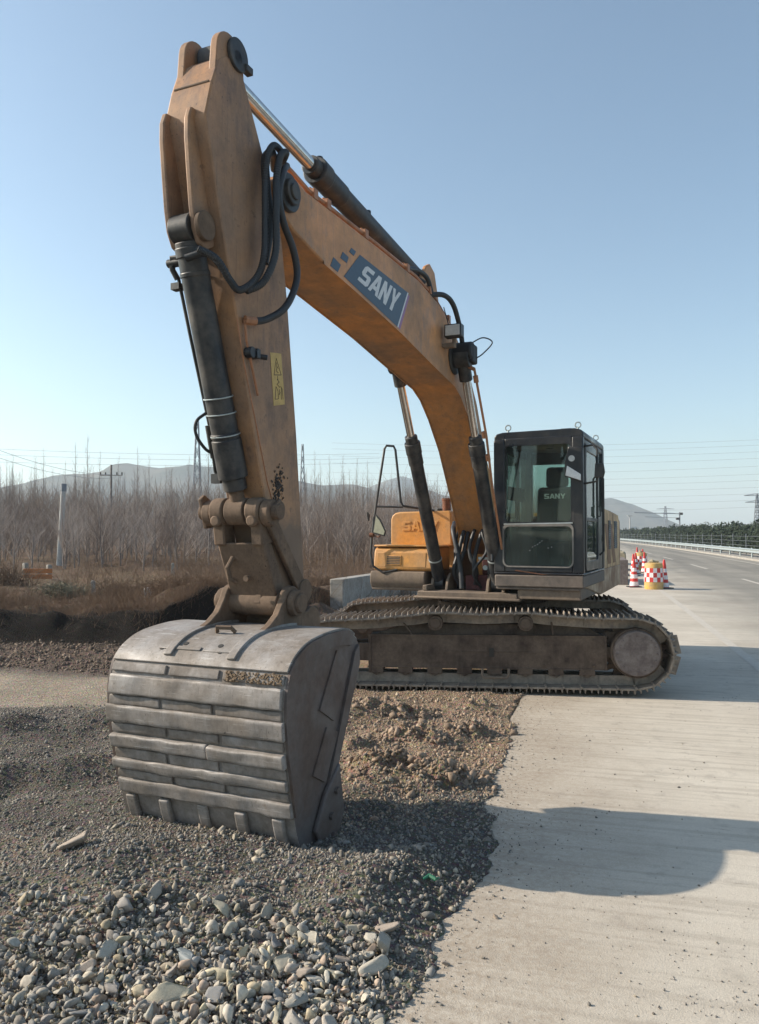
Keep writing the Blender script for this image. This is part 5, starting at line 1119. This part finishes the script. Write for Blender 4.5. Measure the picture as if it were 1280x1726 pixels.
# camera gantry
x, y, z = place(1146, 866, 150)
T = empty('camera_gantry', (x, y, 0)); tag(T, 'thin traffic camera gantry with a long arm reaching left over the road', 'gantry')
m = MB(); m.cyl((0, 0, 0), (0, 0, z + .3), .13, 8); m.build('mast', M['pylon'], T)
m = MB(); m.tube([(0, 0, z), (-9, -1, z + .2)], .07, 6); m.tube([(0, 0, z - .8), (-7, -1, z - .6)], .04, 6); m.build('arm', M['pylon'], T)
for dx, dz in ((.25, 0), (-.35, -.95)): m = MB(); m.box((dx - .28, -.3, z + dz - .22), (dx + .28, .3, z + dz + .22)); m.build('camera_box', M['ink'], T, bevel=.03)
x, y, z = place(1062, 870, 170); T = empty('street_lamp', (x, y, 0)); tag(T, 'slim pale street lamp in front of the right-hand hill', 'street lamp')
m = MB(); m.cyl((0, 0, 0), (0, 0, z), .12, 8); m.build('pole', M['pole'], T); m = MB(); m.box((-.5, -.2, z), (.5, .2, z + .15)); m.build('lamp_head', M['pole'], T, bevel=.03)
x, y, z = place(1068, 894, 180); m = MB(); m.box((x - .9, y, z - .2), (x + .9, y + .06, z + .8)); m.cyl((x, y + .1, 0), (x, y + .1, z), .06, 6); tag(m.build('road_sign', M['decal_white']), 'small plain white road sign below the street lamp', 'sign')

# ================================================================== LEFT FIELD: POLES, POSTS, BOARDS
def gz_(x, y): return GROUND(x, y)
x, y, z = place(107, 812, 28); x0 = (101 - 640) / 1320 * 28
T = empty('utility_pole', (x0, y, gz_(x0, y) - .1)); tag(T, 'pale round concrete pole leaning slightly beside the dry field', 'pole')
m = MB(); m.cyl((0, 0, 0), (x - x0, 0, z - gz_(x0, y)), .105, 16, r2=.085); m.build('shaft', M['pole'], T); m = MB(); m.cyl((x - x0, 0, z - gz_(x0, y) - .25), (x - x0 + .0, 0, z - gz_(x0, y) + .03), .10, 12); m.build('collar', M['pylon'], T)
x, y, z = place(187, 793, 62); T = empty('utility_pole', (x, y, gz_(x, y))); tag(T, 'darker distant utility pole with a crossarm and insulators among the bare trees', 'pole')
m = MB(); m.cyl((0, 0, 0), (0, 0, z - .5), .11, 10, r2=.07); m.build('shaft', M['pole'] if False else M['bark'], T)
m = MB(); m.box((-.9, -.03, z - 1.37), (.9, .03, z - 1.31)); m.build('crossarm', M['bark'], T)
for dx in (-.85, -.45, .45, .85): m = MB(); m.cyl((dx, 0, z - 1.3), (dx, 0, z - 1.1), .05, 8); m.build('insulator', M['ink'], T)
for (px, pyt, D, h_, wd_, lab) in ((158, 980, 15.6, .42, .045, 'short weathered concrete post left of the white one in the dry field'), (250, 992, 14.2, .34, .065, 'short white concrete post on top of the dark earth bank'), (292, 950, 22, .5, .045, 'pale post standing in the tan grass near the bare saplings'), (84, 953, 21, .8, .06, 'concrete post at the right end of the rusty boards'), (44, 950, 21, .8, .06, 'concrete post at the left end of the rusty boards')):
    x, y, z = place(px, pyt, D); m = MB(); m.box((-wd_, -wd_, -.5 - h_), (wd_, wd_, 0)); m.box((-wd_ + .01, -wd_ + .01, 0), (wd_ - .01, wd_ - .01, .02)); tag(m.build('fence_post', M['pole'] if D < 15 else M['concrete'], None, (x, y, z), (0, random.uniform(-.05, .05), random.uniform(0, 1)), bevel=.012), lab, 'post', 'short concrete posts in the field')
x, y, z = place(66, 958, 19.5); m = MB()
for k in range(4): m.box((-.42, -.015, -.55 + k * .14), (.30, .015, -.43 + k * .14))
tag(m.build('board_panel', M['wood'], None, (x, y + .1, z), bevel=.004), 'rusty orange board panel between two posts at the far left', 'board')

# ================================================================== BARE TREES
def make_tree(name, h, seed, lean=0., spread=.22, nb=46, tw=5, crown0=.25, tr=.011, mat='twig'):
    rr = random.Random(seed); T = empty(name)
    n = 9; P = []; x = y = 0
    for i in range(n): P.append(Vector((x, y, h * i / (n - 1)))); x += rr.gauss(lean, .012) * h / n * 3; y += rr.gauss(0, .012) * h / n * 3
    m = MB(); m.tube(P, [max(.008, tr * h * (1 - i / (n - .6)) ** .85) for i in range(n)], 6); tk = m.build('trunk', M['bark'], T)
    c = MB()
    for b in range(nb):
        t = crown0 + (1 - crown0) * (b + rr.random()) / nb; k = min(n - 2, int(t * (n - 1))); f = t * (n - 1) - k; p = P[k].lerp(P[k + 1], f)
        L_ = h * spread * (1.15 - t) * rr.uniform(.6, 1.2) + .2; a = rr.uniform(0, 6.28); el = rr.uniform(.75, 1.2); r0 = max(.006, tr * h * .28 * (1.1 - t))
        d = Vector((math.cos(a) * math.cos(el), math.sin(a) * math.cos(el), math.sin(el))); q = [p]; cur = p; dd = d
        for s_ in range(3): dd = (dd + Vector((rr.gauss(0, .12), rr.gauss(0, .12), .12))).normalized(); cur = cur + dd * L_ / 3; q.append(cur)
        c.tube(q, [r0, r0 * .75, r0 * .5, r0 * .25], 3)
        for w_ in range(tw):
            s0 = rr.uniform(.2, 1) * 3; i0 = min(2, int(s0)); p2 = q[i0].lerp(q[i0 + 1], s0 - i0); d2 = (dd + Vector((rr.gauss(0, .5), rr.gauss(0, .5), rr.gauss(.1, .3)))).normalized(); l2 = L_ * rr.uniform(.15, .4)
            c.tube([p2, p2 + d2 * l2 * .5, p2 + (d2 + Vector((0, 0, .2))) * l2], [r0 * .35, r0 * .25, r0 * .12], 3)
    c.build('crown', M[mat], T, smooth=False); return T
protos = [make_tree('poplar_tree', 10, s, spread=.20, nb=60, tw=6, crown0=.22, tr=.0085) for s in range(5)]
protosB = [make_tree('sapling', 5, 30 + s, lean=.02, spread=.50, nb=40, tw=11, crown0=.12, tr=.012, mat='twigpale' if s % 2 else 'twig') for s in range(5)]
random.seed(11); used = set(); cnt = 0
def put(pr, x, y, sc_, lab, cat, grp, rz=None, z=None):
    if pr.name not in used: used.add(pr.name); o = pr
    else: o = copy_tree(pr)
    o.location = (x, y, gz_(x, y) - .05 if z is None else z); o.scale = (sc_,) * 3 if not hasattr(sc_, '__len__') else sc_; o.rotation_euler.z = random.uniform(0, 6.28) if rz is None else rz
    return tag(o, lab, cat, grp)
PT = 'bare grey poplar among the others in the hazy wood behind the field'; PGr = 'bare poplars in the wood'
# the tall ones that stand above the rest: pixel of the crown top
tall = [(145, 735, 60), (128, 748, 62), (72, 758, 70), (232, 756, 66), (168, 762, 58), (250, 768, 72), (60, 770, 66), (10, 772, 60), (108, 778, 55), (352, 742, 26), (530, 762, 70), (555, 770, 66), (578, 768, 72), (602, 772, 62), (338, 765, 60), (318, 770, 68), (540, 778, 55), (620, 778, 75), (20, 765, 80), (198, 770, 78), (36, 790, 58), (280, 785, 60), (90, 790, 64), (660, 800, 70), (700, 806, 74), (640, 796, 64), (515, 790, 62), (590, 792, 58)]
for (px, top, D) in tall:
    x, y, z = place(px, top, D); h = z - gz_(x, y); pr = random.choice(protos)
    special = px == 352
    if special: put(pr, x, y, (h / 10 * .8, h / 10 * .8, h / 10), 'nearest thin pale trunk, standing alone in the tan grass just left of the bucket linkage', 'tree', PGr)
    else: put(pr, x, y, (h / 10 * .75, h / 10 * .75, h / 10), PT, 'tree', PGr)
for k in range(120):
    D = random.uniform(45, 120); px = random.choice((random.uniform(-40, 420), random.uniform(480, 760))); top = random.uniform(796, 835) - (12 if px < 300 else 0)
    x, y, z = place(px, top, D); h = z - gz_(x, y); put(random.choice(protos), x, y, (h / 10, h / 10, h / 10), PT, 'tree', PGr)
for k in range(170):
    D = random.uniform(25, 50); px = random.choice((random.uniform(-40, 420), random.uniform(-40, 420), random.uniform(500, 760))); top = random.uniform(822, 868)
    x, y, z = place(px, top, D); h = z - gz_(x, y); put(random.choice(protosB), x, y, (h / 5 * 1.1, h / 5 * 1.1, h / 5), 'many-stemmed bare sapling in the thicket in front of the poplars', 'sapling', 'bare saplings in the thicket')
for (px, top, D, lab) in ((242, 868, 24, 'grey branching bare shrub tree standing in the middle of the brown brush'), (165, 850, 30, 'forked bare tree right of the leaning concrete pole'), (310, 862, 27, 'small bare tree left of the lone thin trunk')):
    x, y, z = place(px, top, D); h = z - gz_(x, y); put(random.choice(protosB), x, y, (h / 5 * 1.3, h / 5 * 1.3, h / 5), lab, 'sapling', 'bare saplings in the thicket')
# dense thicket of thin stems: nobody could count these
def stems(name, n, xs, hs, r0, mat, lean=.10, seg=2, seed=3, fork=3, gap=True):
    r = np.random.default_rng(seed); x, y = xs(r, n)
    if gap: kk = r.random(len(x)) < np.clip(.5 + 2.2 * fbm(x / np.maximum(y, 1) * 30, y * .25, 3.2, 3, seed), .05, 1); x, y = x[kk], y[kk]
    n = len(x); z = ground(x, y) - .05; h = hs(r, x, y)
    VV = []; FF = []; off = 0
    def strand(p0, d, L_, r_):
        nonlocal off
        k = len(p0); ang = r.uniform(0, 6.28, k); bend = r.normal(0, .12, (k, 3)) * L_[:, None]
        pts = [p0, p0 + d * (L_ * .5)[:, None] + bend * .4, p0 + d * L_[:, None] + bend]
        ring = np.stack([np.cos(ang[:, None] + np.array([0, 2.1, 4.2])), np.sin(ang[:, None] + np.array([0, 2.1, 4.2])), np.zeros((k, 3))], 2)
        v = np.concatenate([pts[i][:, None, :] + ring * (r_ * (1, .7, .25)[i])[:, None, None] for i in range(3)], 1)
        f = np.array([(i * 3 + j, i * 3 + (j + 1) % 3, (i + 1) * 3 + (j + 1) % 3, (i + 1) * 3 + j) for i in range(2) for j in range(3)])
        VV.append(v.reshape(-1, 3)); FF.append((f[None] + (np.arange(k) * 9)[:, None, None] + off).reshape(-1, 4)); off += k * 9; return pts
    d = np.stack([r.normal(0, lean, n), r.normal(0, lean, n), np.ones(n)], 1); d /= np.linalg.norm(d, axis=1)[:, None]
    P0 = np.stack([x, y, z], 1); pts = strand(P0, d, h, r0 * (.6 + .8 * r.random(n)) * np.sqrt(np.maximum(y, 10) / 25))
    for f in range(fork):
        t = r.uniform(.15, .95, n)[:, None]; p = np.where(t < .5, pts[0] + (pts[1] - pts[0]) * t * 2, pts[1] + (pts[2] - pts[1]) * (t - .5) * 2)
        d2 = d + r.normal(0, .38, (n, 3)); d2[:, 2] = np.abs(d2[:, 2]); d2 /= np.linalg.norm(d2, axis=1)[:, None]; strand(p, d2, h * r.uniform(.2, .45, n), r0 * .55 * np.ones(n) * np.sqrt(np.maximum(y, 10) / 25))
    return tag(npmesh(name, np.concatenate(VV), np.concatenate(FF), mat), kind='stuff')
def fan(D0, D1, p0, p1):
    def f(r, n):
        D = D0 + (D1 - D0) * r.random(n) ** .8; px = r.uniform(p0, p1, n); return (px - 640) / 1320 * D, D
    return f
def away(fr):          # keep clear of the road
    def g(r, n):
        x, y = fr(r, n); u, v = UV(x, y); k = u + v * np.abs(v) / 5200 < -2.4; return x[k], y[k]
    return g
topf = lambda lo, hi: (lambda r, x, y: np.maximum(.3, 1.82 + (899 - r.uniform(lo, hi, len(x)) + 16 * vn(x, y, 9.)) / 1320 * y - .9))
stems('thicket', 2300, away(fan(30, 75, -60, 1000)), topf(832, 880), .014, M['twig'], .24, seed=3, fork=14)
stems('thicket', 2200, away(fan(75, 150, -60, 1010)), topf(822, 856), .013, M['twig'], .16, seed=4, fork=10)
stems('thicket', 2600, away(fan(20, 34, 505, 760)), topf(845, 905), .009, M['twig'], .10, seed=5, fork=7)
stems('dry_brush', 9000, away(fan(13.6, 30, -80, 900)), lambda r, x, y: r.uniform(.12, .62, len(x)) * (.35 + 1.9 * np.clip(.35 + 1.2 * fbm(x, y, 1.8, 3, 5.), 0, 1.2)), .0055, M['brush'], .55, seed=6, fork=5)
stems('dry_grass', 9000, away(fan(12.9, 24, 150, 640)), lambda r, x, y: r.uniform(.05, .22, len(x)), .0035, flat('straw', (.34, .25, .16, 1), .9, spec=.1), .6, seed=7, fork=2)
def crest(r, n):
    x = r.uniform(-8, -1.5, n); y = bank_y(x) + .3 + r.gamma(1.6, .8, n); return x, y
stems('crest_scrub', 7500, crest, lambda r, x, y: r.uniform(.05, .30, len(x)) * (.5 + 1.3 * np.clip(.4 + fbm(x, y, .8, 3, 3.), 0, 1.2)), .0042, M['brush'], .6, seed=18, fork=5, gap=False)
def bankpos(r, n):
    x = r.uniform(-7, -1.6, n); return x, bank_y(x) + r.uniform(.15, .9, n)
stems('bank_weeds', 3500, bankpos, lambda r, x, y: r.uniform(.05, .3, len(x)), .004, M['brush'], .8, seed=8, fork=3)
for (px, top, D, lab) in ((8, 930, 18, 'rust-brown dry bush at the far left edge of the field'), (300, 985, 14.2, 'reddish brown dry bush above the dark bank'), (205, 968, 16, 'tangled brown bramble bush behind the white post'), (110, 990, 15.5, 'low grey-green bush at the foot of the leaning concrete pole'), (540, 990, 19, 'brown dry bush between the arm and the concrete wall')):
    x, y, z = place(px, top, D); rr = random.Random(px); T = empty('dry_bush', (x, y, gz_(x, y))); tag(T, lab, 'bush', 'dry bushes along the bank'); hh_ = max(.4, z - gz_(x, y)); c = MB()
    for k in range(330):
        a = rr.uniform(0, 6.28); el = rr.uniform(.15, 1.4); d = Vector((math.cos(a) * math.cos(el), math.sin(a) * math.cos(el), math.sin(el))); L_ = hh_ * rr.uniform(.5, 1.05); p = Vector((rr.gauss(0, .25), rr.gauss(0, .2), 0))
        q = [p, p + d * L_ * .5 + Vector((rr.gauss(0, .06), rr.gauss(0, .06), .04)), p + d * L_ + Vector((rr.gauss(0, .1), rr.gauss(0, .1), -.05))]; c.tube(q, [.007, .005, .002], 3)
    c.build('stems', M['brush'] if px != 110 else flat('grey_stalk', (.16, .15, .10, 1), .9), T, smooth=False)

# ================================================================== OVERHEAD WIRES
def wire(pts, sag, r_, label, grp):
    P = []; 
    for (a, b) in zip(pts[:-1], pts[1:]):
        a, b = Vector(a), Vector(b)
        for k in range(25): t = k / 24; P.append(a.lerp(b, t) + Vector((0, 0, -4 * sag * t * (1 - t))))
    m = MB(); m.tube(P, r_, 4); return tag(m.build('power_line', M['wire']), label, 'wire', grp)
for k, (zl, zr) in enumerate(((742, 737), (752, 746), (764, 757), (776, 768), (792, 781), (803, 795), (812, 806), (822, 818), (832, 829), (843, 840), (861, 850))):
    a = place(560, zl + 4, 330 + 6 * k); b = place(1420, zr - 3, 260 + 5 * k); wire([a, b], 2.2, .035, 'thin overhead power line crossing the pale sky right of the cab', 'power lines across the sky')
for k, (zl, zr) in enumerate(((752, 764), (762, 772), (775, 779))):
    a = place(-100, zl, 260); b = place(640, zr, 330); wire([a, b], 1.6, .045, 'faint power line running over the bare wood at left', 'power lines over the wood')
for k, (a, b, lab) in enumerate((((-30, 748), (187, 800), 'upper of the two wires slanting down from the left edge to the dark utility pole'), ((-30, 762), (187, 806), 'lower of the two wires slanting down from the left edge to the dark utility pole'))):
    wire([place(*a, 40), place(*b, 62)], .4, .011, lab, None)

# ================================================================== HILLS
def hill(name, prof, D, depth, seed, mat):
    xs = np.arange(prof[0][0], prof[-1][0] + 1, 6.); hs = np.interp(xs, [p[0] for p in prof], [p[1] for p in prof])
    r = np.random.default_rng(seed); X = (xs - 640) / 1320 * D; Hh = np.maximum(0, 1.82 + (899 - hs) / 1320 * D); rows = np.linspace(-1, 1, 25); V_ = []
    for q in rows:
        f = np.exp(-(q / .42) ** 2) if q < 0 else np.exp(-(q / .5) ** 2)
        yy = D + q * depth; amp = 1 + (.20 * fbm(X, X * 0 + yy * 1.3, 130., 4, seed) * (abs(q) > .04) + .02 * vn(X, X * 0, 18., seed)); V_.append(np.stack([X * (1 + .0 * q), np.full_like(X, yy), Hh * f * amp - 2 * (abs(q) > .8)], 1))
    V_ = np.concatenate(V_); J = np.arange(len(V_)).reshape(len(rows), -1); F_ = np.stack([J[:-1, :-1].ravel(), J[:-1, 1:].ravel(), J[1:, 1:].ravel(), J[1:, :-1].ravel()], 1)
    return tag(npmesh(name, V_, F_, mat, smooth=True), kind='structure')
hm = NT('hill_scrub'); hn = hm.noise(.02, 8, .65); hm.col(hm.mix(hm.ramp(hn, [(.42, 0.), (.6, 1.)]), (.055, .06, .05, 1), (.13, .115, .09, 1))); hm.b.inputs['Roughness'].default_value = 1; hm.b.inputs['Specular IOR Level'].default_value = 0
hill('hill', [(-500, 860), (-200, 835), (0, 822), (60, 812), (100, 802), (150, 799), (180, 794), (196, 782), (215, 780), (245, 785), (270, 789), (300, 785), (325, 784), (355, 790), (400, 803), (450, 812), (500, 815), (560, 821), (600, 824), (700, 850), (820, 885), (900, 905)], 1000, 260, 2, hm.m)
hill('hill', [(380, 899), (480, 850), (560, 832), (620, 822), (645, 812), (662, 806), (676, 802), (690, 806), (706, 815), (722, 825), (745, 834), (780, 840), (830, 850), (900, 862), (1000, 885), (1100, 905)], 1500, 300, 5, hm.m)
hill('hill', [(760, 905), (850, 878), (930, 853), (990, 845), (1022, 842), (1040, 846), (1062, 852), (1085, 863), (1105, 873), (1125, 884), (1150, 893), (1190, 902), (1240, 906)], 1300, 280, 8, hm.m)

# ================================================================== HAZE
hz = MB(); hz.box((-3050, -450, -4), (3050, 3250, 150)); hmt = bpy.data.materials.new('haze_air'); hmt.use_nodes = True; hmt.node_tree.nodes.clear()
pv = hmt.node_tree.nodes.new('ShaderNodeVolumePrincipled'); pv.inputs['Color'].default_value = (.80, .91, 1.0, 1); pv.inputs['Density'].default_value = HAZE = .0005; pv.inputs['Anisotropy'].default_value = .25
oo = hmt.node_tree.nodes.new('ShaderNodeOutputMaterial'); hmt.node_tree.links.new(pv.outputs[0], oo.inputs['Volume'])
tag(hz.build('haze', hmt, smooth=False), kind='stuff')
